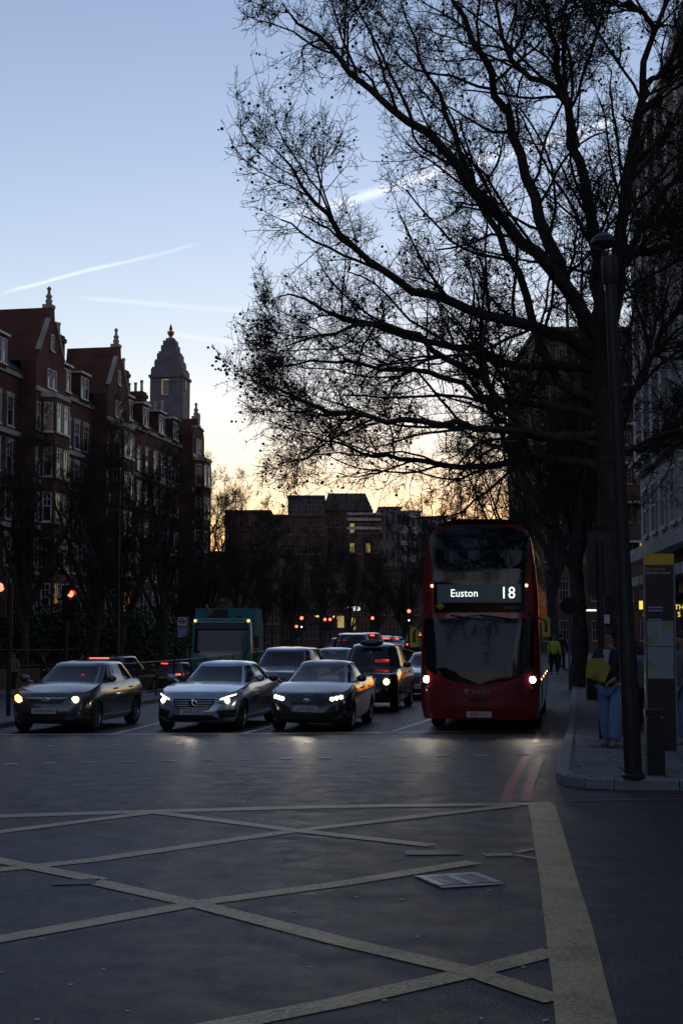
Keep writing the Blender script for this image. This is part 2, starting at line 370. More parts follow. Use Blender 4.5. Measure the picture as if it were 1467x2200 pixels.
st = MB().box(-.045, .045, -.04, .04, 0, .008).mesh('stud', 'white_paint')
def stud(px, py, k=1):
    p = gp(px, py); o = mk('crossing_stud', st, road); o.location = (p.x, p.y, p.z + .002); o.rotation_euler = (0, 0, random.uniform(-.1, .1)); o.scale = (k * random.uniform(1, 1.5), random.uniform(.8, 1.3), 1)
for i in range(16): t = i / 15; stud(40 + 1032 * t + random.uniform(-3, 3), 1604 - 14 * t)
for i in range(14): t = i / 13; stud(24 + 1096 * t, 1642 - 20 * t, 1.5)
for _ in range(45): # bits of grit and leaf litter on the tarmac
    px, py = random.uniform(0, 1250), random.uniform(1650, 2200); p = gp(px, py); o = mk('litter', st, road); o.location = (p.x, p.y, p.z + .002); o.scale = (random.uniform(.12, .3), random.uniform(.12, .3), .4); o.rotation_euler = (0, 0, random.uniform(0, 3))

# drain grating and covers
p = gp(985, 1893); d1 = gp(1056, 1888) - gp(912, 1897)
gr = thing('drain_grate', 'silver metal drain grating with slots set in the road by the yellow line', 'drain', (p.x, p.y, p.z + .004), math.atan2(d1.y, d1.x))
hw, hh = d1.length / 2 * .92, .25
m = MB(); m.box(-hw, hw, -hh, -hh + .05, 0, .007); m.box(-hw, hw, hh - .05, hh, 0, .007); m.box(-hw, -hw + .06, -hh + .05, hh - .05, 0, .012); m.box(hw - .06, hw, -hh + .05, hh - .05, 0, .012); m.box(-.03, .03, -hh + .05, hh - .05, 0, .012)
m.obj('frame', 'grate', gr); MB().box(-hw + .05, hw - .05, -hh + .04, hh - .04, 0, .003).obj('pit', 'black_metal', gr)
bar = MB().box(-hw + .06, -.03, -.012, .012, .002, .0105).mesh('bar', 'grate')
for s in (0, 1):
    for k in range(8): o = mk('bar', bar, gr); o.location = (s * (hw - .03), -hh + .085 + k * (2 * hh - .17) / 7, 0)
p = gp(160, 1897); cv = MB().box(-.15, .15, -.1, .1, 0, .003).obj('utility_cover', 'concrete', None, label='small grey metal utility cover beside the yellow diagonal line', cat='cover'); cv.location = (p.x, p.y, p.z + .006); cv.rotation_euler = (0, 0, .2)
p = gp(930, 1833); cv = MB().box(-.22, .22, -.12, .12, 0, .003).obj('utility_cover', 'black_metal', None, label='small dark utility cover at the end of the far yellow diagonal', cat='cover'); cv.location = (p.x, p.y, p.z + .004)

# ------------------------------------------------------------------ right pavement with kerb stones and slabs
def kx(y): # kerb line x at depth y
    return 2.36 + (y - 16) * EX / EY if y < 59 else 2.36 + 43 * EX / EY + (y - 59) * .112
def slant(x, y): return -(x - 2.36) * .1 * (1 - S(16, 26, y))
ys = list(np.arange(16, 40, .5)) + list(np.arange(40, 135, 2.5)); cols = [0, .16, .5, 1, 1.8, 3, 5, 8, 14, 30]
vs, fs = [], []
for y in ys:
    x0 = kx(y) + (.35 * (1 - (y - 16) / 1.0) ** 2 if y < 17 else 0)
    for c in cols:
        x = x0 + .15 + c; yy = y + .14 * (y == 16) + slant(x, y); vs.append((x, yy, G(x, y) + .105))
n = len(cols)
fs = [(j * n + i, j * n + i + 1, (j + 1) * n + i + 1, (j + 1) * n + i) for j in range(len(ys) - 1) for i in range(n - 1)]
pav = mk('pavement', MB().add(vs, fs).mesh('pavement', 'slab_dark'), kind='structure')
def kerb_piece(a, b, w=.16, nm='kerb_stone'):
    d = (b - a); L = d.length; d.normalize(); nrm = Vector((d.y, -d.x, 0)); m = MB(); g = .006
    q = []
    for z, ins in ((-.1, 0), (.1, 0), (.122, .02), (.122, w)):
        for e in (a + d * g, b - d * g): q.append((e.x + nrm.x * ins, e.y + nrm.y * ins, G(e.x, e.y) + z))
    for e in (a + d * g, b - d * g): q.append((e.x + nrm.x * w, e.y + nrm.y * w, G(e.x, e.y) - .1))
    m.add(q, [(0, 1, 3, 2), (2, 3, 5, 4), (4, 5, 7, 6), (6, 7, 9, 8), (0, 2, 4, 6, 8), (1, 9, 7, 5, 3)]); m.obj(nm, 'granite', pav)
pts = [Vector((kx(y), y, 0)) for y in np.arange(17.0, 60, .92)]
cor = [Vector((2.62 + .4, 16 - .02, 0)), Vector((2.72, 16.12, 0)), Vector((2.54, 16.42, 0))]
near = [Vector((x, 16 + slant(x, 16), 0)) for x in np.arange(12.0, 3.2, -.92)]
chain = near + cor + pts
for a, b in zip(chain, chain[1:]): kerb_piece(a, b)
slab_me = {}
for r_ in range(19):
    for c_ in range(7):
        L_, W_ = (.62, .9); key = (r_ + c_) % 3
        odd = r_ % 2; v = 16.25 + r_ * (L_ + .012)
        u = .19 + c_ * (W_ + .012) - (.45 if odd and c_ else 0); W_ = .45 - .012 if odd and c_ == 0 else W_
        x = kx(v + .3) + u + (.1 if v < 17 else 0)
        key = (key, W_)
        if key not in slab_me: slab_me[key] = MB().box(.004, W_ - .004, .004, L_ - .004, -.04, 0).mesh('slab', ['slab', 'slab', 'slab_dark'][key[0]])
        o = mk('paving_slab', slab_me[key], pav); y_ = v + slant(x, v); o.location = (x, y_, max(G(x, y_), G(x + W_, y_ + L_)) + .119 + random.uniform(-.002, .003)); o.rotation_euler = (random.uniform(-.003, .003) - .02 * S(18, 21, v), random.uniform(-.003, .003), -.06 * (1 - S(16, 26, v)) - .02)
rib = MB()
for k in range(5): rib.box(.03 + k * .075, .065 + k * .075, .01, .39, 0, .006)
rib.box(0, .4, 0, .4, -.04, 0.0)
rib = rib.mesh('tactile_tile', 'slab')
for i in range(4):
    for j in range(2):
        p = gp(1250 + 12 * j + i * 22, 1607 - 12 * j, .12); o = mk('tactile_tile', rib, pav); o.location = (p.x, p.y, p.z + .008)

# ------------------------------------------------------------------ central island and far pavement
def ribbon_pave(name, lo, hi, y0, y1, h, mat, label=None):
    ys = np.arange(y0, y1 + .1, 1.5); vs = []
    for y in ys:
        for q, z in ((lo, -.1), (lo, h - .02), (lo + .03, h), (hi - .03, h), (hi, h - .02), (hi, -.1)):
            yy = y; x = 2.36 + (q + (yy - 16) * EX) / EY
            vs.append((x, yy, G(x, yy) + z))
    k = 6; return mk(name, MB().add(vs, [(j * k + i, j * k + i + 1, (j + 1) * k + i + 1, (j + 1) * k + i) for j in range(len(ys) - 1) for i in range(k - 1)]).mesh(name, mat), kind='structure')
ribbon_pave('island_pavement', -14.2, -12.25, 27, 66, .12, 'slab_dark')
ribbon_pave('far_pavement', -27.5, -23.0, 20, 150, .13, 'slab_dark')
def qy(q, y): return Vector((2.36 + (q + (y - 16) * EX) / EY, y, 0))
# ------------------------------------------------------------------ trees
def unit(a): return a / np.maximum(np.linalg.norm(a, axis=-1, keepdims=True), 1e-9)
def tubes(P, Rr, sides):
    """P (N,K,3), Rr (N,K) -> verts, quads"""
    n, k, _ = P.shape
    T = np.zeros_like(P); T[:, 1:-1] = P[:, 2:] - P[:, :-2]; T[:, 0] = P[:, 1] - P[:, 0]; T[:, -1] = P[:, -1] - P[:, -2]; T = unit(T)
    ref = np.where(np.abs(T[:, :1, 2:3]) > .9, np.array([1., 0, 0]), np.array([0, 0, 1.])); ref = np.broadcast_to(ref, P.shape)
    A = unit(np.cross(T, ref)); B = np.cross(T, A)
    ang = np.arange(sides) * 2 * np.pi / sides
    V = P[:, :, None] + Rr[:, :, None, None] * (A[:, :, None] * np.cos(ang)[:, None] + B[:, :, None] * np.sin(ang)[:, None])
    idx = np.arange(n * k * sides).reshape(n, k, sides); nx_ = np.roll(idx, -1, 2)
    F = np.stack([idx[:, :-1], nx_[:, :-1], nx_[:, 1:], idx[:, 1:]], -1).reshape(-1, 4)
    return V.reshape(-1, 3), F
def resample(pl, k):
    pl = np.asarray(pl, float); d = np.r_[0, np.cumsum(np.linalg.norm(np.diff(pl, axis=0), axis=1))]; t = np.linspace(0, d[-1], k)
    return np.stack([np.interp(t, d, pl[:, i]) for i in range(3)], 1)
def smooth_line(pl, k, it=2):
    q = resample(pl, k)
    for _ in range(it): q[1:-1] = .5 * q[1:-1] + .25 * (q[:-2] + q[2:])
    return q
def children(P, Rr, m, f0, length, ang, k, rg, up=.15, wig=.25, rfac=.55, tip=.006, lenfall=.55, flat=1., rmax=9., zmin=None, xmin=None):
    n, K, _ = P.shape; L = np.linalg.norm(np.diff(P, axis=1), axis=2).sum(1)
    f = np.sort(rg.uniform(f0, 1, (n, m)), 1); f[:, -1] = 1.0
    pos = f * (K - 1); i0 = np.minimum(pos.astype(int), K - 2); fr = (pos - i0)[..., None]; ar = np.arange(n)[:, None]
    base = P[ar, i0] * (1 - fr) + P[ar, i0 + 1] * fr; tan = unit(P[ar, i0 + 1] - P[ar, i0]); rad = Rr[ar, i0] * (1 - fr[..., 0]) + Rr[ar, i0 + 1] * fr[..., 0]
    rv = unit(rg.normal(size=base.shape)); perp = unit(rv - (rv * tan).sum(-1, keepdims=True) * tan)
    a = np.radians(rg.uniform(ang[0], ang[1], (n, m)))[..., None]; a = np.where(f[..., None] > .999, a * .4, a)
    d = unit(tan * np.cos(a) + perp * np.sin(a) * np.array([1, 1, flat])).reshape(-1, 3)
    ln = (rg.uniform(length[0], length[1], (n, m)) * (1 - lenfall * f)).reshape(-1)
    pts = [base.reshape(-1, 3)]; st = (ln / (k - 1))[:, None]
    for j in range(k - 1):
        d = unit(d + rg.normal(size=d.shape) * wig + np.array([0, 0, up])); pts.append(pts[-1] + d * st)
    Q = np.stack(pts, 1)
    if zmin is not None:
        low = Q[:, :, 2].min(1) < zmin; Q[low, :, 2] = Q[low, :1, 2] + np.abs(Q[low, :, 2] - Q[low, :1, 2]) * .5
    if xmin is not None:
        lim = xmin + rg.normal(size=len(Q)) * .25; mn = Q[:, :, 0].min(1); b0 = Q[:, 0, 0]; over = mn < lim
        fac = np.clip((b0 - lim) / np.maximum(b0 - mn, 1e-6), .08, 1); fac = np.where(over, fac, 1)[:, None, None]; Q = Q[:, :1] + (Q - Q[:, :1]) * fac
    r0 = np.minimum(np.maximum(rad.reshape(-1) * rfac, tip), rmax)
    RQ = r0[:, None] * np.linspace(1, .45, k)[None] ; RQ = np.maximum(RQ, tip * .8)
    return Q, RQ
ICO = None
def balls(pts, r, rg):
    t = (1 + 5 ** .5) / 2
    v = np.array([(-1, t, 0), (1, t, 0), (-1, -t, 0), (1, -t, 0), (0, -1, t), (0, 1, t), (0, -1, -t), (0, 1, -t), (t, 0, -1), (t, 0, 1), (-t, 0, -1), (-t, 0, 1)], float); v /= np.linalg.norm(v[0])
    f = np.array([(0, 11, 5), (0, 5, 1), (0, 1, 7), (0, 7, 10), (0, 10, 11), (1, 5, 9), (5, 11, 4), (11, 10, 2), (10, 7, 6), (7, 1, 8), (3, 9, 4), (3, 4, 2), (3, 2, 6), (3, 6, 8), (3, 8, 9), (4, 9, 5), (2, 4, 11), (6, 2, 10), (8, 6, 7), (9, 8, 1)])
    rr = r * rg.uniform(.55, 1.2, len(pts))
    V = pts[:, None] + v[None] * rr[:, None, None]; F = (np.arange(len(pts)) * 12)[:, None, None] + f[None]
    return V.reshape(-1, 3), F.reshape(-1, 3)
def cat_mesh(parts):
    Vs, Fs, o = [], [], 0
    for V, F in parts: Vs.append(V); Fs.append(F + o); o += len(V)
    return np.concatenate(Vs), np.concatenate(Fs)
def make_tree(name, label, trunk, trunk_r, limbs, limb_r, rg, levels, ball_n, base, group, ball_r=.028, twig_min=.005, zmin=None, xmin=None):
    """trunk, limbs: world polylines; each level: dict(m, f0, length, ang, k, up, wig, sides)"""
    base = np.array(base, float); t = thing(name, label, 'tree', tuple(base), 0, group)
    tp = smooth_line(np.array(trunk) - base, 16); tr = np.interp(np.linspace(0, 1, 16), np.linspace(0, 1, len(trunk_r)), trunk_r)
    tr = tr * (1 + .05 * rg.normal(size=16)); wood = [tubes(tp[None], tr[None], 14)]
    LP = np.stack([smooth_line(np.array(l) - base, 22, 1) for l in limbs]); k = LP.shape[1]
    LP[:, 1:-1] += rg.normal(size=LP[:, 1:-1].shape) * .035
    LR = np.stack([np.linspace(1, .0, k) ** .75 * a + b for a, b in limb_r]); wood.append(tubes(LP, LR, 9))
    P, Rr = LP, LR; tw = []
    for i, lv in enumerate(levels):
        lv = dict(lv); sd = lv.pop('sides')
        P, Rr = children(P, Rr, rg=rg, zmin=zmin, xmin=xmin, tip=twig_min, **lv); (wood if i == 0 else tw).append(tubes(P, Rr, sd))
        if i == len(levels) - 2: mids = P
    V, F = cat_mesh(wood); mk('trunk', big_mesh('trunk', V, F, 'bark'), t)
    V, F = cat_mesh(tw); cr = mk('crown', big_mesh('crown', V, F, 'twig'), t)
    if ball_n:
        tips = mids[:, -1]; sel = tips[rg.choice(len(tips), min(ball_n, len(tips)), replace=False)]
        sel = np.concatenate([sel + np.array([0, 0, -.07]) + rg.normal(size=sel.shape) * .04, sel[: len(sel) // 2] + np.array([0, 0, -.15]) + rg.normal(size=sel[: len(sel) // 2].shape) * .05])
        V, F = balls(sel, ball_r, rg); o = mk('seed_balls', big_mesh('seed_balls', V, F, 'seed_ball'), cr); o['kind'] = 'stuff'
    return t
# --- the big plane tree at the right, its main limbs laid out one by one
D0 = 26.0
tb = at(1318, 1000, D0); bx, by = tb.x, D0; bz = G(bx, by) + .1
def lp(pts, y0, y1):
    n = len(pts); return [tuple(at(px, py, y0 + (y1 - y0) * (i / (n - 1)))) for i, (px, py) in enumerate(pts)]
def z4(*p): return [(500 + .659 * a, .659 * b) for a, b in p]
FK = (1292, 735)
limbs = [
    (lp([(1288, 790), FK] + z4((1120, 1000), (1060, 880), (960, 800), (860, 690), (770, 610), (720, 530), (650, 440), (590, 380), (470, 330), (400, 250), (300, 150), (230, 80), (160, 10)), 26, 23.5), (0.136, .011)),
    (lp([(1288, 790), FK] + z4((1100, 960), (1040, 830), (1000, 700), (950, 560), (920, 460), (880, 360), (850, 270), (800, 160), (740, 60), (690, -60), (640, -180)), 26, 28), (0.136, .011)),
    (lp([(1296, 780), (1285, 690)] + z4((1180, 1000), (1190, 850), (1170, 680), (1130, 560), (1100, 400), (1070, 290), (1040, 130), (1010, 0), (990, -150)), 26, 26.5), (0.136, .011)),
    (lp(z4((1120, 480), (1070, 290), (980, 250), (900, 190), (880, 100), (860, 0), (830, -120)), 26.2, 25), (0.068, .011)),
    (lp([(1308, 780)] + z4((1235, 1000), (1270, 700), (1290, 520), (1320, 350), (1350, 200), (1380, 90), (1410, 0), (1450, -140)), 26, 27), (0.136, .011)),
    (lp(z4((1375, 100), (1345, 45), (1290, 5), (1230, 20), (1190, 90)), 26.6, 25.5), (0.048, .011)),
    (lp(z4((1300, 480), (1350, 270), (1420, 230), (1480, 210), (1560, 150)), 26.4, 25), (0.068, .011)),
    (lp([(1310, 800)] + z4((1262, 870), (1320, 760), (1390, 640), (1480, 545), (1600, 470)), 26, 27.5), (0.102, .011)),
    (lp(z4((1270, 860), (1300, 826), (1380, 810), (1480, 785), (1600, 740)), 26, 24.5), (0.068, .011)),
    (lp([(1290, 770), (1225, 727), (1154, 703), (1072, 687), (1001, 660), (936, 630), (880, 618), (849, 616), (816, 573), (763, 534), (717, 488), (678, 435), (632, 369), (590, 320)], 26, 23), (0.109, .011)),
    (lp([(1296, 800), (1219, 785), (1116, 788), (1067, 774), (985, 740), (900, 735), (820, 700), (740, 690), (650, 640), (590, 640)], 26, 28), (0.082, .011)),
    (lp([(1300, 960), (1230, 945), (1150, 927), (1090, 927), (990, 905), (848, 905), (750, 889), (663, 867), (580, 829), (530, 815)], 26, 24), (0.075, .011)),
    (lp([(1300, 1010), (1220, 985), (1137, 976), (1067, 1003), (969, 1003), (881, 981), (794, 976), (729, 954), (660, 930)], 26, 27.5), (0.075, .011)),
    (lp([(1298, 930), (1230, 935), (1154, 950), (1100, 894), (1023, 807), (947, 758), (881, 709), (800, 690), (700, 720), (610, 745)], 26, 25), (0.082, .011)),
    (lp([(1290, 860), (1200, 840), (1150, 720), (1120, 600), (1060, 480), (1010, 400), (960, 250), (900, 120), (860, 0)], 26, 29), (0.088, .011)),
    (lp([(1300, 900), (1180, 870), (1050, 860), (930, 800), (800, 790), (690, 770), (600, 790)], 26, 29), (0.068, .011)),
    (lp([(1310, 870), (1370, 830), (1430, 700), (1500, 600), (1560, 500)], 26, 24), (0.068, .011)),
    (lp([(1310, 980), (1380, 960), (1440, 930), (1520, 930)], 26, 27), (0.061, .011)),
]
LV = [dict(m=15, f0=.14, length=(1.8, 4.3), ang=(25, 62), k=9, up=.02, wig=.15, rfac=.5, sides=5, rmax=.035),
      dict(m=9, f0=.1, length=(.7, 1.7), ang=(30, 70), k=6, up=.05, wig=.17, rfac=.55, sides=3, rmax=.013),
      dict(m=8, f0=.1, length=(.25, .65), ang=(30, 75), k=4, up=.07, wig=.2, rfac=.6, sides=3, rmax=.007),
      dict(m=4, f0=.2, length=(.1, .28), ang=(35, 80), k=3, up=.02, wig=.3, rfac=.7, sides=3, rmax=.0055)]
make_tree('plane_tree', 'tall bare plane tree with seed balls spreading over the road behind the lamp post', [(bx, by, bz - .2), (bx + .02, by, bz + 1.5), tuple(at(1308, 1050, D0)), tuple(at(1298, 850, D0)), tuple(at(1290, 760, D0))], [.29, .21, .2, .21, .2], [l for l, _ in limbs], [r for _, r in limbs], np.random.default_rng(3), LV, 2400, (bx, by, bz), None, ball_r=.027, zmin=3.4, xmin=-1.65 - bx)
# --- other bare trees: three grown forms, copied
def grow_form(seed, H, spread, trunk_h):
    rg = np.random.default_rng(seed); trunk = [(0, 0, -.3), (.05, 0, trunk_h * .5), (rg.normal() * .15, rg.normal() * .15, trunk_h)]; L = []
    n = 9
    for i in range(n):
        a = 2 * math.pi * i / n + rg.normal() * .3; out = spread * rg.uniform(.55, 1.05); top = H * rg.uniform(.72, 1.0) if i % 3 else H
        z0 = trunk_h * rg.uniform(.72, 1.0); e = .25 if i % 3 == 0 else 1
        L.append(([(0, 0, z0), (math.cos(a) * out * .3 * e, math.sin(a) * out * .3 * e, z0 + (top - z0) * .3), (math.cos(a) * out * .7 * e, math.sin(a) * out * .7 * e, z0 + (top - z0) * .68), (math.cos(a) * out * e, math.sin(a) * out * e, top)], (.13, .012)))
    lv = [dict(m=11, f0=.15, length=(1.6, 3.4), ang=(25, 60), k=7, up=.1, wig=.18, rfac=.5, sides=5, rmax=.05),
          dict(m=10, f0=.1, length=(.8, 1.9), ang=(28, 65), k=5, up=.08, wig=.25, rfac=.55, sides=3, rmax=.022),
          dict(m=9, f0=.15, length=(.3, .8), ang=(30, 70), k=4, up=.05, wig=.3, rfac=.65, sides=3, rmax=.013)]
    return trunk, L, lv, rg
protos = []
# (px of trunk, depth, height scale, label)
spots = [(1240, 52, 1.0, 0, 'bare street tree with dark trunk on the right pavement beyond the bus'), (1188, 80, 1.05, 1, 'bare tree farther along the right pavement behind the first one'), (1120, 118, 1.1, 2, 'bare tree at the far end of the right-hand row'),
         (1010, 140, 1.0, 0, 'bare tree rising behind the bus roof'),
         (55, 74, .82, 1, 'leafless tree at the left edge before the brick mansion block'), (205, 78, .86, 2, 'leafless tree before the second gable of the mansion block'), (262, 70, .72, 0, 'slender leafless tree left of the bus stop before the brick facade'), (352, 84, .84, 1, 'leafless tree before the corner of the mansion block'),
         (446, 128, .93, 2, 'bare tree standing just right of the mansion block'), (510, 150, 1.1, 0, 'bare round-crowned tree against the yellow sky'), (566, 118, .66, 1, 'low bare tree above the refuse truck'), (628, 135, .7, 2, 'bare tree over the far red signals'), (690, 165, .82, 0, 'bare tree before the far dark office block'),
         (752, 150, .72, 1, 'bare tree before the far building with lit windows'), (812, 170, .8, 2, 'bare tree right of the far lit windows'), (868, 140, .72, 0, 'bare tree by the far right traffic signal'), (928, 125, .85, 1, 'bare tree at the left of the bus roof'), (400, 100, .62, 2, 'small leafless tree behind the bus stop')]
for i, (px, d, k, f, lab) in enumerate(spots):
    x = (px - 733.5) / FPX * d; z = G(x, d)
    if len(protos) <= f or protos[f] is None:
        while len(protos) <= f: protos.append(None)
        tr, L, lv, rg = grow_form(20 + f, 17, 6.2, 5.0)
        protos[f] = make_tree('street_tree', lab, tr, [.4, .28, .24], [l for l, _ in L], [r for _, r in L], rg, lv, 0, (0, 0, 0), 'bare street trees', twig_min=.011); t = protos[f]
    else:
        t = copy_tree(protos[f]); t['label'] = lab
    t.location = (x, d, z); t.rotation_euler = (0, 0, i * 1.7); t.scale = (k, k, k)
# --- evergreen shrubs in the front gardens of the mansion block
def bush_mesh(seed, rx, ry, rz, n=2600):
    rg = np.random.default_rng(seed); lob = rg.normal(size=(9, 3)) * np.array([.45, .45, .3]); u = unit(rg.normal(size=(n, 3))) * (rg.uniform(.25, 1, (n, 1)) ** .5) * .62
    c = (lob[rg.integers(0, 9, n)] + u); c = c * np.array([rx, ry, rz]) + np.array([0, 0, rz]); c[:, 2] = np.maximum(c[:, 2], .05)
    a = unit(rg.normal(size=(n, 3))); b = unit(np.cross(a, rg.normal(size=(n, 3)))); s = rg.uniform(.07, .15, (n, 1))
    V = np.stack([c - a * s, c + b * s * .6, c + a * s, c - b * s * .6], 1).reshape(-1, 3); return big_mesh('foliage', V, np.arange(n * 4).reshape(n, 4), 'hedge_leaf', False)
bm_ = [bush_mesh(k, 2.6, 2.0, 2.0) for k in range(3)]; stem = MB().tube((0, 0, -.2), (.1, 0, 1.6), .09, .05, 7).tube((0, 0, .4), (.6, .2, 1.8), .05, .03, 6).mesh('stem', 'bark')
for i, (px, d, k, lab) in enumerate([(-10, 82, 1.15, 'dark evergreen shrub at the left edge behind the garden fence'), (62, 83, 1.0, 'dark evergreen shrub behind the dark hatchback'), (130, 84, 1.1, 'dark evergreen shrub below the second red signal'), (195, 86, .95, 'dark evergreen shrub in front of the lower brick bays'), (255, 88, 1.05, 'dark evergreen shrub above the black car with the red light bar'), (320, 92, 1.0, 'dark evergreen shrub left of the bus stop flag'), (385, 98, .9, 'dark evergreen shrub behind the bus stop flag')]):
    x = (px - 733.5) / FPX * d; t = thing('evergreen_shrub', lab, 'shrub', (x, d, G(x, d)), i * 1.3, 'evergreen shrubs before the mansion block'); t.scale = (k * 1.15, k, k * 1.25); mk('foliage', bm_[i % 3], t); mk('stem', stem, t)
# ------------------------------------------------------------------ buildings (local x along the facade, -y outwards)
WIN = {}
def win_mesh(w, h, style, fm='white_wood'):
    key = (round(w, 2), round(h, 2), style, fm)
    if key in WIN: return WIN[key]
    f = MB(); t = .07
    f.box(-w / 2, w / 2, -.06, .05, 0, t); f.box(-w / 2, w / 2, -.06, .05, h - t, h); f.box(-w / 2, -w / 2 + t, -.06, .05, t, h - t); f.box(w / 2 - t, w / 2, -.06, .05, t, h - t)
    f.box(-w / 2 + t, w / 2 - t, -.04, .04, h * .52, h * .52 + .06)
    if style == 'sash':
        f.box(-.02, .02, -.03, .03, h * .52 + .06, h - t)
        f.box(-w / 2 + t, w / 2 - t, -.03, .03, h * .76, h * .76 + .035)
    if style == 'multi':
        for k in (-.17, .17): f.box(k * w - .02, k * w + .02, -.03, .03, t, h - t)
    f.box(-w / 2 - .1, w / 2 + .1, -.12, -.06, -.1, 0)
    p = MB().box(-w / 2 + t, w / 2 - t, 0, .012, t, h - t)
    WIN[key] = (f.mesh('window', fm), p.mesh('pane', 'window_pane' if fm == 'white_wood' else 'far_pane'), p.mesh('pane', 'lit_window')); return WIN[key]
def window(parent, x, y, z, w, h, style='sash', rz=0., lit=False, fm='white_wood'):
    f, p, l = win_mesh(w, h, style, fm); o = mk('window', f, parent); o.location = (x, y, z); o.rotation_euler = (0, 0, rz); q = mk('pane', l if lit else p, o)
    return o
rb = random.Random(5)
# --- red-brick mansion block on the left
LA = math.atan(.185); bp0 = Vector((-22.3, 86, 0)); BZ = -.95
mb_ = thing('mansion_block', 'red-brick mansion block with gables, bays and chimneys on the left', 'building', (bp0.x, bp0.y, BZ), R(90) - LA)
LEN, EAVE, RIDGE = 47.0, 20.0, 23.2
MB().box(0, LEN, .0, 11, 0, EAVE).obj('wall', 'red_brick', mb_)
r = MB(); r.prism([(-.25, EAVE), (11.2, EAVE), (7.5, RIDGE), (3.4, RIDGE)], -.2, LEN + .2, axis='x'); r.obj('roof', 'slate', mb_)
rows = [1.2, 4.3, 7.3, 10.3, 13.3, 16.3]
for z in (3.75, 9.75, 15.75, EAVE - .35): MB().box(-.05, LEN + .05, -.16, -.002, z, z + .32).obj('stone_band', 'stone', mb_)
GAB = [9.2, 22.7]
for gi, gx_ in enumerate(GAB + [44.6]):
    w2 = 2.6 if gi < 2 else 1.9; pr = 1.1; top = 24.9 if gi < 2 else 22.6; sh = 20.9
    b = MB(); b.box(gx_ - w2, gx_ + w2, -pr, -.01, 0, sh)
    b.prism([(gx_ - w2, sh), (gx_ + w2, sh), (gx_ + w2 * .82, sh + .7), (gx_ + .5, top - .9), (gx_ + .35, top), (gx_ - .35, top), (gx_ - .5, top - .9), (gx_ - w2 * .82, sh + .7)], -pr, 3.0, axis='y')
    g = b.obj('gable_bay', 'red_brick', mb_)
    c = MB()
    for s in (-1, 1):
        a0, a1 = Vector((gx_ + s * w2 * .84, 0, sh + .7)), Vector((gx_ + s * .5, 0, top - .85)); d = (a1 - a0).normalized(); n_ = Vector((-d.z, 0, d.x)) * (.16 * (1 if s < 0 else -1)) * -1
        c.add([(p.x + q.x, y, p.z + q.z) for y in (-pr - .08, -pr + .22) for p, q in ((a0, Vector((0, 0, 0))), (a1, Vector((0, 0, 0))), (a1, n_ * -1), (a0, n_ * -1))], [(0, 1, 2, 3), (7, 6, 5, 4), (0, 4, 5, 1), (1, 5, 6, 2), (2, 6, 7, 3), (3, 7, 4, 0)])
    c.obj('coping', 'stone', g)
    fn = MB(); fn.box(gx_ - .36, gx_ + .36, -pr - .06, -pr + .6, top, top + .25); fn.lathe([(.2, 0), (.26, .3), (.15, .4), (.24, .6), (.12, .75), (.1, 1.0), (.17, 1.12), (.02, 1.3)], (gx_, -pr + .27, top + .25), 8); fn.obj('finial', 'stone', g)
    for z in (3.75, 6.75, 9.75, 12.75, 15.75, 18.9): MB().box(gx_ - w2 - .06, gx_ + w2 + .06, -pr - .12, -pr - .002, z, z + .3).obj('stone_band', 'stone', g)
    # canted bay window stack in the middle of each gable bay
    cw = 1.25
    bay = MB(); bay.prism([(gx_ - cw - .45, -pr - .003), (gx_ - cw, -pr - .85), (gx_ + cw, -pr - .85), (gx_ + cw + .45, -pr - .003)], 0, 18.6); bay.obj('bay', 'red_brick', mb_)
    MB().prism([(gx_ - cw - .5, -pr - .004), (gx_ - cw - .03, -pr - .92), (gx_ + cw + .03, -pr - .92), (gx_ + cw + .5, -pr - .004)], 18.6, 18.9).obj('bay_cornice', 'stone', mb_)
    for z in rows:
        for dx in (-.62, .62): window(mb_, gx_ + dx, -pr - .86, z, .98, 1.95)
        ang = math.atan2(.85, .45)
        window(mb_, gx_ - cw - .225, -pr - .44, z, .6, 1.95, rz=-ang); window(mb_, gx_ + cw + .225, -pr - .44, z, .6, 1.95, rz=ang)
        if gi < 2:
            for s in (-1, 1): window(mb_, gx_ + s * 2.15, -pr - .01, z, .6, 1.9)
    window(mb_, gx_ - .45, -pr - .01, 19.4, .62, 1.3); window(mb_, gx_ + .45, -pr - .01, 19.4, .62, 1.3); window(mb_, gx_, -pr - .01, 22.0, .5, 1.1)
for a, b_ in ((0.2, 6.0), (12.4, 19.5), (25.6, 34.0), (34.2, 42.4)):
    n_ = max(1, int((b_ - a) / 1.75))
    for i in range(n_):
        x = a + (i + .5) * (b_ - a) / n_
        for z in rows:
            window(mb_, x, -.01, z, 1.0, 1.95)
            MB().box(x - .62, x + .62, -.07, -.002, z + 1.96, z + 2.2).obj('lintel', 'stone', mb_)
    for i in range(max(1, n_ // 2)):
        x = a + (i + .5) * (b_ - a) / max(1, n_ // 2)
        dm = MB(); dm.box(x - .8, x + .8, -.2, 3.2, EAVE - .2, EAVE + 1.9); dm.obj('dormer', 'red_brick', mb_)
        MB().box(x - 1.0, x + 1.0, -.4, 3.3, EAVE + 1.9, EAVE + 2.05).obj('dormer_roof', 'white_wood', mb_)
        for s in (-.38, .38): window(mb_, x + s, -.21, EAVE + .1, .7, 1.6)
pot = MB().lathe([(.17, 0), (.13, .12), (.12, .7), (.16, .74), (.15, .9), (.1, .9)], n=8).mesh('chimney_pot', 'clay_pot')
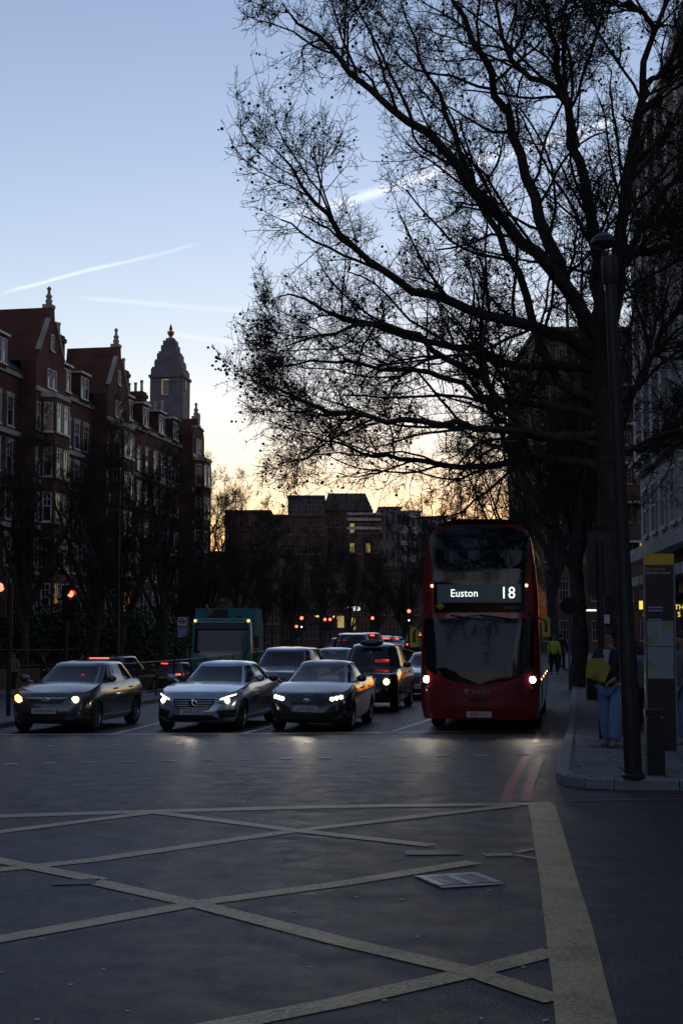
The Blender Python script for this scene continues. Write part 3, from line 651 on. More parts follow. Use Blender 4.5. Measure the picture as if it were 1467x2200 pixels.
for cx, y0, y1, top in ((2.5, 1.2, 3.6, 26.6), (15.3, .6, 4.2, 24.4), (19.2, 5.0, 7.0, 24.8), (28.9, .4, 3.8, 24.3), (34.1, .6, 3.4, 23.4), (41.2, 1, 3.6, 22.9)):
    st_ = MB(); st_.box(cx - .55, cx + .55, y0, y1, EAVE - 1, top); st_.box(cx - .65, cx + .65, y0 - .1, y1 + .1, top - .5, top - .2); s_ = st_.obj('chimney_stack', 'red_brick', mb_)
    n_ = int((y1 - y0) / .55)
    for k in range(n_): o = mk('chimney_pot', pot, s_); o.location = (cx + rb.uniform(-.05, .05), y0 + .3 + k * (y1 - y0 - .6) / max(1, n_ - 1), top); o.scale = (1, 1, rb.uniform(.85, 1.15))
# garden wall and fence before it
gw = thing('garden_wall', 'low brick garden wall with dark railings in front of the mansion block', 'wall', (qy(-27.6, 40).x, 40, 0), 0)
def railing(parent, pts, h, post_every=2.0, bars=True, bar_sp=.12, z_off=.12, nm='railing', mat='black_metal'):
    m = MB(); acc = 0
    for a, b in zip(pts, pts[1:]):
        L = (b - a).length; d = (b - a) / L; za, zb = G(a.x, a.y) + z_off, G(b.x, b.y) + z_off
        A, B = Vector((a.x, a.y, za)), Vector((b.x, b.y, zb)); up = Vector((0, 0, 1))
        m.tube(A + up * h, B + up * h, .022, n=5); m.tube(A + up * .15, B + up * .15, .018, n=5); m.tube(A, A + up * h, .03, n=5)
        if bars:
            for k in range(int(L / bar_sp)): p = A.lerp(B, (k + .5) * bar_sp / L); m.tube(p + up * .15, p + up * h, .008, n=4, cap=False)
    return m
base_pts = [qy(-27.6, y) for y in np.arange(40, 132, 3.0)]
wl = MB()
for a, b in zip(base_pts, base_pts[1:]):
    za, zb = G(a.x, a.y), G(b.x, b.y); vs = []
    for p, z in ((a, za), (b, zb)):
        for dx, h in ((0, -.2), (0, 1.1), (.28, 1.1), (.28, -.2)): vs.append((p.x - gw.location.x + dx, p.y - 40, z + h))
    wl.add(vs, [(0, 4, 5, 1), (1, 5, 6, 2), (2, 6, 7, 3)])
wl.obj('wall', 'dark_brick', gw)
m = railing(gw, base_pts, .95, bars=True, bar_sp=.3, z_off=1.1); o = m.obj('railing', 'black_metal', gw); o.location = -gw.location
# --- white stone tower with the gilded finial
TD = 178; tx = (362 - 733.5) / FPX * TD; k = TD / FPX
tw_ = thing('stone_tower', 'white stone tower with stepped top and gilded finial behind the mansion block', 'tower', (tx, TD, 0), R(-6))
def zt(py): return CAMZ + (1358 - py) * k
w0 = 36 * k
MB().box(-w0, w0, -w0, w0, 0, zt(812)).obj('shaft', 'tower_stone', tw_)
c = MB()
for (p0, p1, hw_) in ((812, 806, 39), (806, 792, 35), (792, 788, 33), (788, 775, 29), (775, 771, 28), (771, 757, 24.5), (757, 752, 21.5), (752, 738, 17.5), (738, 727, 14), (727, 721, 9)):
    c.box(-hw_ * k, hw_ * k, -hw_ * k, hw_ * k, zt(p0) + .003, zt(p1))
c.prism([(-30 * k, zt(822)), (30 * k, zt(822)), (0, zt(813))], -37.5 * k, -36.2 * k, axis='y'); c.obj('stepped_top', 'tower_stone', tw_)
f = MB(); f.lathe([(6 * k, 0), (4 * k, 6 * k), (8 * k, 13 * k), (8 * k, 17 * k), (2 * k, 19 * k)], (0, 0, zt(722)), 10); f.obj('gilded_bowl', 'gold', tw_, smooth=40)
MB().lathe([(2 * k, 0), (4 * k, 3 * k), (3 * k, 7 * k), (1.2 * k, 12 * k), (.4 * k, 15 * k)], (0, 0, zt(703)), 8).obj('finial', 'black_metal', tw_)
window(tw_, -2 * k, -w0 - .02, zt(850), 13 * k, 31 * k, 'multi', lit=False)
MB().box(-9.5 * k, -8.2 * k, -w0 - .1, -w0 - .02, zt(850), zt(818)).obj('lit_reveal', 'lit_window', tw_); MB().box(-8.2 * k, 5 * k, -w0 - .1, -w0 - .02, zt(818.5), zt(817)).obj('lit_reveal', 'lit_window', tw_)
window(tw_, w0 + .02, -10 * k, zt(835), 10 * k, 18 * k, 'multi', rz=R(90), lit=True)
# --- far buildings closing the street
def far_block(name, label, px0, px1, top, D, mat, floors, cols, depth=14, lit=(), band=None, wz=1.6, base=1300):
    k = D / FPX; x0, x1 = (px0 - 733.5) * k, (px1 - 733.5) * k; z1 = CAMZ + (1358 - top) * k
    t = thing(name, label, 'building', (x0, D, 0), 0, None); w = x1 - x0
    MB().box(0, w, 0, depth, -1, z1).obj('wall', mat, t); MB().box(-.15, w + .15, -.2, depth, z1, z1 + .35).obj('parapet', 'pale_stone' if band else mat, t)
    if band:
        for b in band: zz = CAMZ + (1358 - b) * k; MB().box(-.2, w + .2, -.35, -.003, zz, zz + .45).obj('band', 'pale_stone', t)
    st_ = w / cols
    for r_ in range(floors):
        z = z1 - 2.9 - r_ * 3.1
        for c_ in range(cols): window(t, (c_ + .5) * st_, -.01, z, min(1.5, st_ * .62), wz, 'multi', lit=(r_, c_) in lit, fm='concrete')
    return t
far_block('office_block', 'long low dark block beyond the trees right of the mansion', 482, 580, 1100, 235, 'dark_brick', 4, 5)
far_block('mansion_block', 'distant dark brick block with rooftop storey in the street centre', 578, 700, 1110, 228, 'dark_brick', 4, 7)
g_ = far_block('office_block', 'distant glazed penthouse storey above the dark brick block', 618, 696, 1068, 240, 'slate', 1, 5)
b_ = far_block('office_block', 'distant dark office with mansard roof against the sunset', 694, 800, 1098, 250, 'dark_brick', 3, 5, lit=((0, 3), (0, 4)))
k = 250 / FPX; w = 106 * k; z = CAMZ + (1358 - 1098) * k
MB().prism([(0, z + .36), (w, z + .36), (w * .86, z + 3.2), (w * .1, z + 3.2)], .2, 13, axis='y').obj('mansard_roof', 'slate', b_)
far_block('office_block', 'distant brick office with pale bands and two lit windows', 748, 816, 1106, 222, 'dark_brick', 4, 4, lit=((0, 0), (1, 0), (1, 2)), band=(1119, 1138))
far_block('office_block', 'distant stepped block with pale top left of the pale tower', 814, 862, 1092, 262, 'concrete', 5, 4)
far_block('tower_block', 'distant pale blue-grey tower block left of the bus roof', 860, 905, 1100, 300, 'pale_stone', 8, 4)
far_block('tower_block', 'distant grey tower block just above the bus roof edge', 905, 960, 1112, 320, 'concrete', 6, 5)
far_block('terrace', 'far row of shops with lit fronts under the trees', 600, 905, 1225, 190, 'dark_brick', 3, 18)
far_block('terrace', 'far dark terrace behind the refuse truck', 405, 602, 1190, 185, 'dark_brick', 4, 12)
far_block('terrace', 'far dark terrace behind the bus', 905, 1180, 1150, 200, 'dark_brick', 5, 14)
# lit shop signs under the far trees
def lit_panel(label, px, py, D, w, h, mat, cat='sign', nm='shop_sign'):
    p = at(px, py, D); t = thing(nm, label, cat, (p.x, p.y, p.z - h / 2)); MB().box(-w / 2, w / 2, 0, .12, 0, h).obj('box', 'black_metal', t); MB().box(-w / 2 + .03, w / 2 - .03, -.03, -.002, .03, h - .03).obj('lit_face', mat, t); return t
for i, (px, py, w, h, m_, lab) in enumerate([(705, 1325, 1.7, .3, 'shop_amber', 'amber lit strip sign above the far paired red signals'), (680, 1324, .8, .3, 'shop_amber', 'small amber lit sign left of the far paired signals'), (727, 1328, .5, .5, 'lit_window', 'dim amber lit shop window right of the far signals'), (757, 1340, .8, 1.6, 'lit_window', 'tall dim lit doorway under the white shop name'), (732, 1336, .9, 1.6, 'lit_window', 'dim amber shop doorway among the far trunks')]): lit_panel(lab, px, py, 188, w, h, m_)
for body, px, lab in (('WES', 758, 'small white lit shop name in the far terrace'), ('&', 771, 'small white lit ampersand sign beside the far shop name')):
    p = at(px, 1308, 188.8); o = mk('shop_name', text_mesh(body, .75, 'sign_white', .03), None, label=lab, cat='sign'); o.location = p; o.rotation_euler = (R(90), 0, 0)
# --- pale stone block on the right
RA = R(5.0)
rt = thing('apartment_block', 'tall pale stone and brick apartment block with white piers at the right edge', 'building', (12.75, 60, 0), R(270) - RA)
RL, RH = 36.0, 22.0
MB().box(0, RL, .0, 12, 0, RH).obj('wall', 'dark_brick', rt)
MB().prism([(-.0, RH), (12, RH), (12, RH + 4), (4.5, RH + 4)], 0, RL, axis='x').obj('roof', 'slate', rt)
MB().box(-.2, RL, -.5, -.002, RH - .5, RH + .1).obj('cornice', 'pale_stone', rt); MB().box(-.2, RL, -.6, -.002, 5.0, 5.5).obj('cornice', 'pale_stone', rt); MB().box(-.15, RL, -.3, -.003, 8.6, 8.85).obj('stone_band', 'pale_stone', rt)
MB().box(-.1, RL, -.08, -.002, 5.5, 8.6).obj('stone_facing', 'pale_stone', rt)
for i in range(13):
    x = .5 + i * 2.6
    MB().box(x - .45, x + .45, -.35, -.004, 8.86, RH - .5).obj('pier', 'pale_stone', rt)
    if i < 10:
        for z in (9.4, 12.4, 15.4, 18.4): window(rt, x + 1.3, -.02, z, 1.35, 2.0, 'multi')
        window(rt, x + 1.3, -.1, 6.0, 1.3, 2.0, 'multi')
        MB().box(x + .5, x + 2.1, -.7, -.3, 8.9, 9.0).obj('balcony', 'black_metal', rt)
        bal = MB()
        for q in range(9): bal.tube((x + .5 + q * .2, -.68, 9.0), (x + .5 + q * .2, -.68, 9.8), .012, n=4)
        bal.tube((x + .5, -.68, 9.8), (x + 2.1, -.68, 9.8), .02, n=4); bal.obj('balcony_rail', 'black_metal', rt)
for i in range(6):
    x = 1.0 + i * 5.2
    MB().box(x, x + 4.6, -.06, -.003, .6, 3.4).obj('shop_window', 'window_pane', rt); MB().box(x - .1, x + 4.7, -.9, -.004, 3.9, 4.25).obj('canopy', 'pale_stone', rt); MB().box(x, x + 4.6, -.25, -.004, 3.42, 3.88).obj('fascia', 'sign_dark', rt)
# --- block closing the right-hand side street
r2 = far_block('apartment_block', 'dark apartment block with balconies behind the big tree', 1158, 1400, 705, 112, 'dark_brick', 8, 7, depth=20, lit=((5, 6),))
for r_ in range(6):
    MB().box(5.6, 8.6, -1.0, -.02, 22.0 - r_ * 3.1 - .5, 22.0 - r_ * 3.1 - .35).obj('balcony', 'pale_stone', r2)
# shop lights on the right
lit_panel('yellow lit shop window panel right of the lamp post', 1381, 1300, 34, .26, .26, 'lit_yellow'); lit_panel('small yellow lit notice under the yellow panel', 1384, 1321, 34, .14, .12, 'lit_yellow')
p = at(1461, 1311, 26); t = thing('shop_sign', 'black hanging shop sign with gold letters at the right edge', 'sign', (p.x, p.y, p.z - .2)); MB().box(-.16, .5, 0, .05, 0, .36).obj('board', 'sign_dark', t)
for body, z, x in (('TH', .25, .02), ('S', .12, .07)): o = mk('lettering', text_mesh(body, .13, 'lit_yellow', .003, 'LEFT'), t); o.location = (x - .13, -.006, z); o.rotation_euler = (R(90), 0, 0)
p = at(1450, 1311, 26.2); o = mk('shop_letter', text_mesh('N', .07, 'sign_white', .004), None, label='tiny white lit letter N left of the gold-lettered sign', cat='sign'); o.location = p; o.rotation_euler = (R(90), 0, R(0))
for px, py, s_, lab in ((1266, 1313, .05, 'tiny white shop light left of the man with the folder'), (1274, 1313, .05, 'second tiny white shop light, nearer the man with the folder')):
    p = at(px, py, 58); o = MB().box(-.12, .12, 0, .05, 0, .07).obj('shop_light', 'sign_white', None, label=lab, cat='light'); o.location = p

# --- unseen rest of the street, terraces added around the camera for shade and reflections
def unseen_block(name, label, x, y, rz, length, h, mat):
    t = thing(name, label, 'building', (x, y, 0), rz); MB().box(0, length, 0, 14, -1, h).obj('wall', mat, t); MB().box(-.2, length + .2, -.3, 14.2, h, h + .5).obj('parapet', 'pale_stone', t); MB().box(0, length, -.4, -.003, 4.2, 4.7).obj('cornice', 'pale_stone', t)
    n = int(length / 3.2)
    for i in range(n):
        for r_ in range(int((h - 6) / 3.3)): window(t, (i + .5) * length / n, -.01, 5.6 + r_ * 3.3, 1.3, 2.0)
    return t
unseen_block('terrace', 'brick terrace continuing left of the junction, out of view', -24.5, 4, R(90), 78, 18, 'dark_brick')
unseen_block('terrace', 'brick terrace behind the viewer on the left, out of view', -22, -62, R(90), 52, 15, 'dark_brick')
unseen_block('terrace', 'pale stone block on the near right corner, out of view', 12, 8.5, R(270), 60, 16, 'pale_stone')
unseen_block('terrace', 'brick block closing the street behind the viewer, out of view', 34, -58, R(180), 70, 10, 'dark_brick')  # kept low so the windscreens mirror sky above it
unseen_block('terrace', 'brick block along the side street on the right, out of view', 46, 60, R(270), 52, 20, 'dark_brick')
# ------------------------------------------------------------------ vehicles (local x forwards, y to the vehicle's left, z up)
def sup(v, n): return math.copysign(abs(v) ** (2.0 / n), v)
class Shell:
    """lower body lofted from plan outlines; surf(end, v, z) gives x on the nose (+1) or tail (-1)"""
    def __init__(s, L, W, zs, z0=.2, Cf=.75, Cr=.55, nf=2.7, nr=3.2, kw=None, fo=None, ro=None, crown=.04):
        s.__dict__.update(L=L, W=W, zs=zs, z0=z0, Cf=Cf, Cr=Cr, nf=nf, nr=nr, crown=crown)
        s.kw = kw or [(0, .90), (.12, .965), (.45, 1), (.7, 1), (.88, .975), (1, .92)]
        s.fo = fo or [(0, .14), (.15, .03), (.4, 0), (.65, .03), (.88, .10), (1, .2)]
        s.ro = ro or [(0, .16), (.2, .02), (.5, 0), (.8, .04), (1, .12)]
    def surf(s, end, v, z):
        q = 0.
        C_, n_, off = (s.Cf, s.nf, s.fo) if end > 0 else (s.Cr, s.nr, s.ro)
        for _ in range(4):
            zs = interp(s.zs, q if end > 0 else s.L - q); t = min(1, max(0, (z - s.z0) / (zs - s.z0))); hw = s.W / 2 * interp(s.kw, t); a = min(.995, abs(v) / hw)
            front_w = (1 - a ** n_) ** (1 / n_)
            q = C_ * (1 - front_w) + interp(off, t) * front_w
        return (s.L / 2 - q) * end
    def build(s, nt=12, na=14, ns=16):
        angs = [R(90) * i / na for i in range(na + 1)]; loop = []
        for a in angs: loop.append(('f', a))
        for i in range(1, ns): loop.append(('s', i / ns))
        for a in reversed(angs): loop.append(('r', a))
        rings = []
        for j in range(nt + 1):
            t = j / nt; hw = s.W / 2 * interp(s.kw, t); row = []
            for kind, a in loop:
                if kind == 'f': fw = sup(math.cos(a), s.nf); q = s.Cf * (1 - fw) + interp(s.fo, t) * fw; w = hw * sup(math.sin(a), s.nf)
                elif kind == 'r': fw = sup(math.cos(a), s.nr); q = s.L - s.Cr * (1 - fw) - interp(s.ro, t) * fw; w = hw * sup(math.sin(a), s.nr)
                else: q = s.Cf + (s.L - s.Cf - s.Cr) * a; w = hw
                z = s.z0 + (interp(s.zs, q) - s.z0) * t
                row.append((s.L / 2 - q, w, z))
            rings.append(row)
        m = MB(); n = len(loop); vs = []
        for row in rings: vs += row + [(x, -y, z) for x, y, z in row]
        fs = []
        for j in range(nt):
            for i in range(n - 1):
                a, b = j * 2 * n + i, (j + 1) * 2 * n + i; fs.append((a, a + 1, b + 1, b)); fs.append((a + n, b + n, b + n + 1, a + n + 1))
        m.add(vs, fs)
        top = rings[-1]; kx_ = 6; vs = []
        for x, y, z in top:
            for k in range(kx_ + 1):
                f = 1 - 2 * k / kx_; vs.append((x, y * f, z + s.crown * (1 - f * f) * min(1, y / .3)))
        m.add(vs, [(i * (kx_ + 1) + k, (i + 1) * (kx_ + 1) + k, (i + 1) * (kx_ + 1) + k + 1, i * (kx_ + 1) + k + 1) for i in range(n - 1) for k in range(kx_)])
        bot = rings[0]; m.add([v for x, y, z in bot for v in ((x, y, z), (x, -y, z))], [(2 * i, 2 * i + 2, 2 * i + 3, 2 * i + 1) for i in range(n - 1)], 1)
        return m
def weld(me, d=.0008):
    bm = bmesh.new(); bm.from_mesh(me); bmesh.ops.remove_doubles(bm, verts=bm.verts, dist=d); bmesh.ops.dissolve_degenerate(bm, edges=bm.edges, dist=.0005); bmesh.ops.recalc_face_normals(bm, faces=bm.faces); bm.to_mesh(me); bm.free()
def cut_arches(me, wheels, r, W, mats):
    cut = MB()
    for x in wheels:
        for s in (-1, 1): cut.tube((x, s * (W / 2 - .26), r * .98), (x, s * (W / 2 + .2), r * .98), r * 1.13, n=28)
    cm = cut.mesh('cut', ['black_plastic']); a = bpy.data.objects.new('a', me); b = bpy.data.objects.new('b', cm); C.objects.link(a); C.objects.link(b)
    md = a.modifiers.new('b', 'BOOLEAN'); md.object = b; md.operation = 'DIFFERENCE'; md.solver = 'EXACT'
    try: md.material_mode = 'TRANSFER'
    except Exception: pass
    dg = bpy.context.evaluated_depsgraph_get(); out = bpy.data.meshes.new_from_object(a.evaluated_get(dg))
    bpy.data.objects.remove(a); bpy.data.objects.remove(b)
    return out if len(out.polygons) > 50 else me
def patch(parent, name, poly, xf, mat, off=.012, thick=.05, nz=9, nv=12, sgn=1, smooth=True):
    """a panel following the nose surface xf(v,z); poly = outline in (v,z), one span per height"""
    zs_ = [p[1] for p in poly]; z0, z1 = min(zs_), max(zs_); m = MB(); rows = []
    for j in range(nz + 1):
        z = z0 + (z1 - z0) * (j + (1e-4 if j == 0 else -1e-4 if j == nz else 0)) / nz; xs = []
        for (a, b), (c, d) in zip(poly, poly[1:] + poly[:1]):
            if (b - z) * (d - z) <= 0 and b != d: xs.append(a + (c - a) * (z - b) / (d - b))
        if len(xs) < 2: continue
        lo, hi = min(xs), max(xs); rows.append([(lo + (hi - lo) * i / nv, z) for i in range(nv + 1)])
    vs = [(xf(v, z) + off * sgn, v, z) for r_ in rows for v, z in r_] + [(xf(v, z) - thick * sgn, v, z) for r_ in rows for v, z in r_]
    k = nv + 1; n = len(rows); o = n * k; fs = []
    for j in range(n - 1):
        for i in range(nv): fs.append((j * k + i, j * k + i + 1, (j + 1) * k + i + 1, (j + 1) * k + i))
    ring = [i for i in range(k)] + [j * k + nv for j in range(1, n)] + [(n - 1) * k + i for i in range(nv - 1, -1, -1)] + [j * k for j in range(n - 2, 0, -1)]
    for a, b in zip(ring, ring[1:] + ring[:1]): fs.append((a, b, b + o, a + o))
    return m.add(vs, fs).obj(name, mat, parent, smooth=35 if smooth else False)
def text_on(parent, name, body, size, v, z, xf, mat, off=.02, sgn=1, align='CENTER', sx=1.):
    me = text_mesh(body, size, mat, .003, align)
    for q in me.vertices:
        a, b, c = q.co; vv, zz = v + a * sx * sgn, z + b
        q.co = (xf(vv, zz) + (off + c) * sgn, vv, zz)
    me.update(); return mk(name, me, parent)
def disc(parent, name, v, z, r, xf, mat, off=.015, depth=.05, n=16, sgn=1, rz=None):
    rz = rz or r; m = MB(); x = xf(v, z); vs = []
    for xx, k in ((x - depth * sgn, 1), (x + off * sgn, 1), (x + (off + r * .18) * sgn, .55)):
        for i in range(n): t = 2 * math.pi * i / n; vs.append((xx, v + math.cos(t) * r * k, z + math.sin(t) * rz * k))
    return m.add(vs, [(j * n + i, j * n + (i + 1) % n, (j + 1) * n + (i + 1) % n, (j + 1) * n + i) for j in range(2) for i in range(n)] + [tuple(2 * n + i for i in range(n))]).obj(name, mat, parent, smooth=40)
WHEEL = {}
def wheel(parent, x, y, r, w=.21):
    key = (r, w)
    if key not in WHEEL:
        t = MB(); prof = [(r * .66, -w / 2), (r * .93, -w / 2), (r, -w / 2 + .03), (r, w / 2 - .03), (r * .93, w / 2), (r * .66, w / 2)]; n = 28; vs = []
        for a, yy in prof:
            for i in range(n): q = 2 * math.pi * i / n; vs.append((a * math.cos(q), yy, a * math.sin(q)))
        t.add(vs, [(j * n + i, j * n + (i + 1) % n, (j + 1) * n + (i + 1) % n, (j + 1) * n + i) for j in range(5) for i in range(n)])
        m = MB(); m.tube((0, w / 2 - .1, 0), (0, w / 2 - .06, 0), r * .66, n=28, mi=1); m.tube((0, w / 2 - .09, 0), (0, w / 2 - .005, 0), r * .13, n=12)
        for k in range(5):
            a = 2 * math.pi * k / 5; d = Vector((math.cos(a), 0, math.sin(a))); e = Vector((-math.sin(a), 0, math.cos(a)))
            for sg in (-1, 1): m.add([d * r * .1 + e * sg * r * .03 + Vector((0, w / 2 - .012, 0)), d * r * .1 + e * sg * r * .1 + Vector((0, w / 2 - .012, 0)), d * r * .64 + e * sg * r * .17 + Vector((0, w / 2 - .02, 0)), d * r * .64 + e * sg * r * .06 + Vector((0, w / 2 - .02, 0))], [(0, 1, 2, 3)])
        vs = []
        for a, yy in ((r * .6, w / 2 - .03), (r * .62, w / 2 - .006), (r * .67, w / 2 - .006)):
            for i in range(n): q = 2 * math.pi * i / n; vs.append((a * math.cos(q), yy, a * math.sin(q)))
        m.add(vs, [(j * n + i, j * n + (i + 1) % n, (j + 1) * n + (i + 1) % n, (j + 1) * n + i) for j in range(2) for i in range(n)])
        WHEEL[key] = (t.mesh('tyre', 'tyre', 40), m.mesh('rim', ['alloy', 'black_plastic']))
    o = bpy.data.objects.new('wheel', WHEEL[key][0]); link(o, parent); o.location = (x, y, r)
    if y < 0: o.rotation_euler = (0, 0, math.pi)
    mk('rim', WHEEL[key][1], o); return o
def cabin(root, P, paint):
    """glasshouse: rings from belt line to roof; panes are cut out as parts of their own"""
    L = P['L']; sw, sr0, sr1, sb = P['cab']; H = P['H']; wb, wr = P['wb'], P['wr']; zsf = P['zs']; n_ = 4.2
    A = [R(a) for a in (0, 8, 16, 24, 31, 37, 41, 45, 50, 58, 68, 80, 86, 91, 100, 112, 122, 129, 134, 139, 145, 152, 160, 170, 180)]
    Tt = [0, .06, .2, .4, .6, .8, .92, 1.0]
    def pt(a, t):
        c0, h0 = (sw + sb) / 2, (sb - sw) / 2; c1, h1 = (sr0 + sr1) / 2, (sr1 - sr0) / 2; e = t + .12 * t * (1 - t) * 2
        cx, hx = c0 + (c1 - c0) * e, h0 + (h1 - h0) * e; hy = wb + (wr - wb) * t + .05 * t * (1 - t)
        q = cx - hx * sup(math.cos(a), n_); y = hy * sup(math.sin(a), n_)
        zb = interp(zsf, min(max(c0 - h0 * sup(math.cos(a), n_), 0), L)) + P.get('lift', .0); zt = H - P.get('rc', .07) - .03 * abs(math.cos(a)) ** 3
        return (L / 2 - q, y, zb - .03 + (zt - zb + .03) * t)
    full = A + [2 * math.pi - a for a in reversed(A[1:-1])]; n = len(full); vs = [pt(a, t) for t in Tt for a in full]
    groups = {}
    for j in range(len(Tt) - 1):
        for i in range(n):
            am = math.degrees((full[i] + (full[(i + 1) % n] if i < n - 1 else 2 * math.pi)) / 2); am = am if am <= 180 else 360 - am; side = 'l' if full[i] < math.pi - .001 else 'r'
            glass = 1 <= j <= 5
            if not glass: key = 'pillar'
            elif am < 39: key = 'windscreen'
            elif am < 45: key = 'pillar'
            elif am < 85: key = 'side_window' + side
            elif am < 91: key = 'bpillar' + side
            elif am < 131: key = 'side_windowb' + side
            elif am < 143: key = 'pillar'
            else: key = 'rear_window'
            groups.setdefault(key, []).append((j * n + i, j * n + (i + 1) % n, (j + 1) * n + (i + 1) % n, (j + 1) * n + i))
    top = [vs[(len(Tt) - 1) * n + i] for i in range(n)]; cx = sum(v[0] for v in top) / n; rv = list(top); rf = []
    for r_i, (k, dz) in enumerate(((.9, .028), (.65, .055), (.35, .067), (.05, .07))):
        rv += [(cx + (x - cx) * k, y * k, z + dz * P.get('rc', .07) / .07 + (P['H'] - P.get('rc', .07) - z) * (1 - k)) for x, y, z in top]
        rf += [(r_i * n + i, r_i * n + (i + 1) % n, (r_i + 1) * n + (i + 1) % n, (r_i + 1) * n + i) for i in range(n)]
    rf.append(tuple(4 * n + i for i in range(n)))
    m = MB().add(vs, groups['pillar']); m.add(rv, rf); me = m.mesh('roof', paint); weld(me); me.polygons.foreach_set('use_smooth', [True] * len(me.polygons)); mk('roof', me, root)
    for key, fs in groups.items():
        if key == 'pillar': continue
        nm = {'w': 'windscreen', 'r': 'rear_window', 's': 'side_window', 'b': 'door_pillar'}[key[0]]
        used = sorted({i for f in fs for i in f}); mp = {u: i for i, u in enumerate(used)}
        MB().add([vs[u] for u in used], [tuple(mp[i] for i in f) for f in fs]).obj(nm, 'gloss_black' if nm == 'door_pillar' else P.get('glass', 'car_glass'), root, smooth=True)
def car(name, label, cat, P, paint, loc, rz, group=None, seats=True):
    root = thing(name, label, cat, loc, rz, group); sh = Shell(P['L'], P['W'], P['zs'], P.get('z0', .2), P.get('Cf', .75), P.get('Cr', .55), P.get('nf', 2.7), P.get('nr', 3.2), P.get('kw'), P.get('fo'), P.get('ro'))
    me = sh.build().mesh('body', [paint, 'black_plastic']); weld(me); wx = (P['L'] / 2 - P['fo_w'], P['L'] / 2 - P['fo_w'] - P['wbase'])
    me = cut_arches(me, wx, P['wr_'], P['W'], None); me.polygons.foreach_set('use_smooth', [True] * len(me.polygons)); me.set_sharp_from_angle(angle=R(32)); mk('body', me, root)
    for x in wx:
        for s in (-1, 1): wheel(root, x, s * (P['W'] / 2 - .125), P['wr_'])
    cabin(root, P, paint)
    xm = P['L'] / 2 - P['cab'][0] - .35
    for s in (-1, 1):
        zb = interp(P['zs'], P['cab'][0] + .3); mm = MB(); mm.ball((xm, s * (P['W'] / 2 + .1), zb + .10), .1, 10, 8, sx=.6, sy=1.15, sz=.78); mm.tube((xm, s * (P['W'] / 2 - .09), zb + .02), (xm, s * (P['W'] / 2 + .05), zb + .07), .025, n=6); mm.obj('door_mirror', [P.get('mirror', paint)], root, smooth=50)
        for hx in (.1, -.95):
            if P.get('handles', True): MB().box(hx - .1, hx + .1, s * (P['W'] / 2 - .012) - .02, s * (P['W'] / 2 - .012) + .02, zb - .14, zb - .11).obj('door_handle', P.get('handle', paint), root)
    if seats:
        for s in (-1, 1):
            st_ = MB(); xs = P['L'] / 2 - P['cab'][1] - .55; st_.box(xs - .12, xs + .05, s * .38 - .23, s * .38 + .23, .55, 1.0); st_.box(xs - .08, xs + .02, s * .38 - .13, s * .38 + .13, 1.03, 1.2); st_.obj('seat', 'seat_fabric', root)
    root['_x'] = 0; del root['_x']
    F = lambda v, z: sh.surf(1, v, z); B = lambda v, z: sh.surf(-1, v, z)
    return root, F, B
def mirror_poly(p): return [(-v, z) for v, z in reversed(p)]
def plate(root, xf, body, z, sgn=1, mat='plate_white', off=.025, w=.52, h=.112, ts=.098):
    x = xf(0, z) + off * sgn; MB().box(min(x, x - .02 * sgn), max(x, x - .02 * sgn), -w / 2, w / 2, z - h / 2, z + h / 2).obj('number_plate', mat, root)
    if body: text_on(root, 'plate_text', body, ts, 0, z - .002, lambda v, zz: x, 'print_black', .003, sgn, sx=.92)
def headlamp(root, poly, F, shell='lens_clear'):
    for q in (poly, mirror_poly(poly)): patch(root, 'headlight', q, F, shell, .008)
def spot(root, x, y, z, power, rz=0):
    l = bpy.data.lights.new('beam', 'SPOT'); l.energy = power * .6; l.spot_size = R(48); l.spot_blend = 1.0; l.color = (1, .86, .64); l.shadow_soft_size = .05; o = bpy.data.objects.new('headlight_beam', l); link(o, root); o.location = (x, y, z); o.rotation_euler = (R(90 - 4.5), 0, R(-90)); return o
HEAD = math.pi + R(90) - YAW   # local +x towards the camera, along the lanes
def place(px, d, L=None):
    x = (px - 733.5) / FPX * d; y = d
    if L: x += EX * L / 2; y += EY * L / 2
    return (x, y, G(x, y))
# --- grey hatchback
P_H = dict(L=4.25, W=1.78, H=1.48, zs=[(0, .74), (.3, .82), (.75, .93), (1.15, 1.0), (2.2, 1.0), (3.6, 1.05), (4.25, 1.02)], cab=(1.02, 1.95, 3.55, 4.12), wb=.80, wr=.60, fo_w=.86, wbase=2.65, wr_=.315, Cf=.8, Cr=.5)
o, F, B = car('hatchback', 'dark grey hatchback with amber-lit headlights in the left-hand lane', 'car', P_H, 'paint_grey', place(100, 29.7, 4.25), HEAD, 'cars waiting at the stop line')
headlamp(o, [(.50, .66), (.60, .61), (.72, .66), (.84, .78), (.80, .85), (.62, .78)], F)
patch(o, 'headlight_glow', mirror_poly([(.53, .67), (.62, .63), (.74, .67), (.80, .76), (.72, .80), (.58, .75)]), F, 'lamp_amber', .016); disc(o, 'headlight_bulb', -.60, .68, .035, F, 'lamp_white', .03)
disc(o, 'headlight_glow', .60, .695, .075, F, 'lamp_warm', .016); disc(o, 'headlight_bulb', .615, .675, .03, F, 'lamp_white', .035)
patch(o, 'grille', [(-.42, .70), (.42, .70), (.34, .62), (-.34, .62)], F, 'black_plastic', .006); patch(o, 'chrome_bar', [(-.46, .745), (.46, .745), (.45, .728), (.1, .722), (.07, .69), (-.07, .69), (-.1, .722), (-.45, .728)], F, 'chrome', .016, nz=6)
disc(o, 'emblem', 0, .712, .075, F, 'chrome', .022, rz=.042); disc(o, 'emblem_inset', 0, .712, .058, F, 'paint_grey', .03, rz=.03); text_on(o, 'emblem_letter', 'H', .06, 0, .712, F, 'chrome', .045)
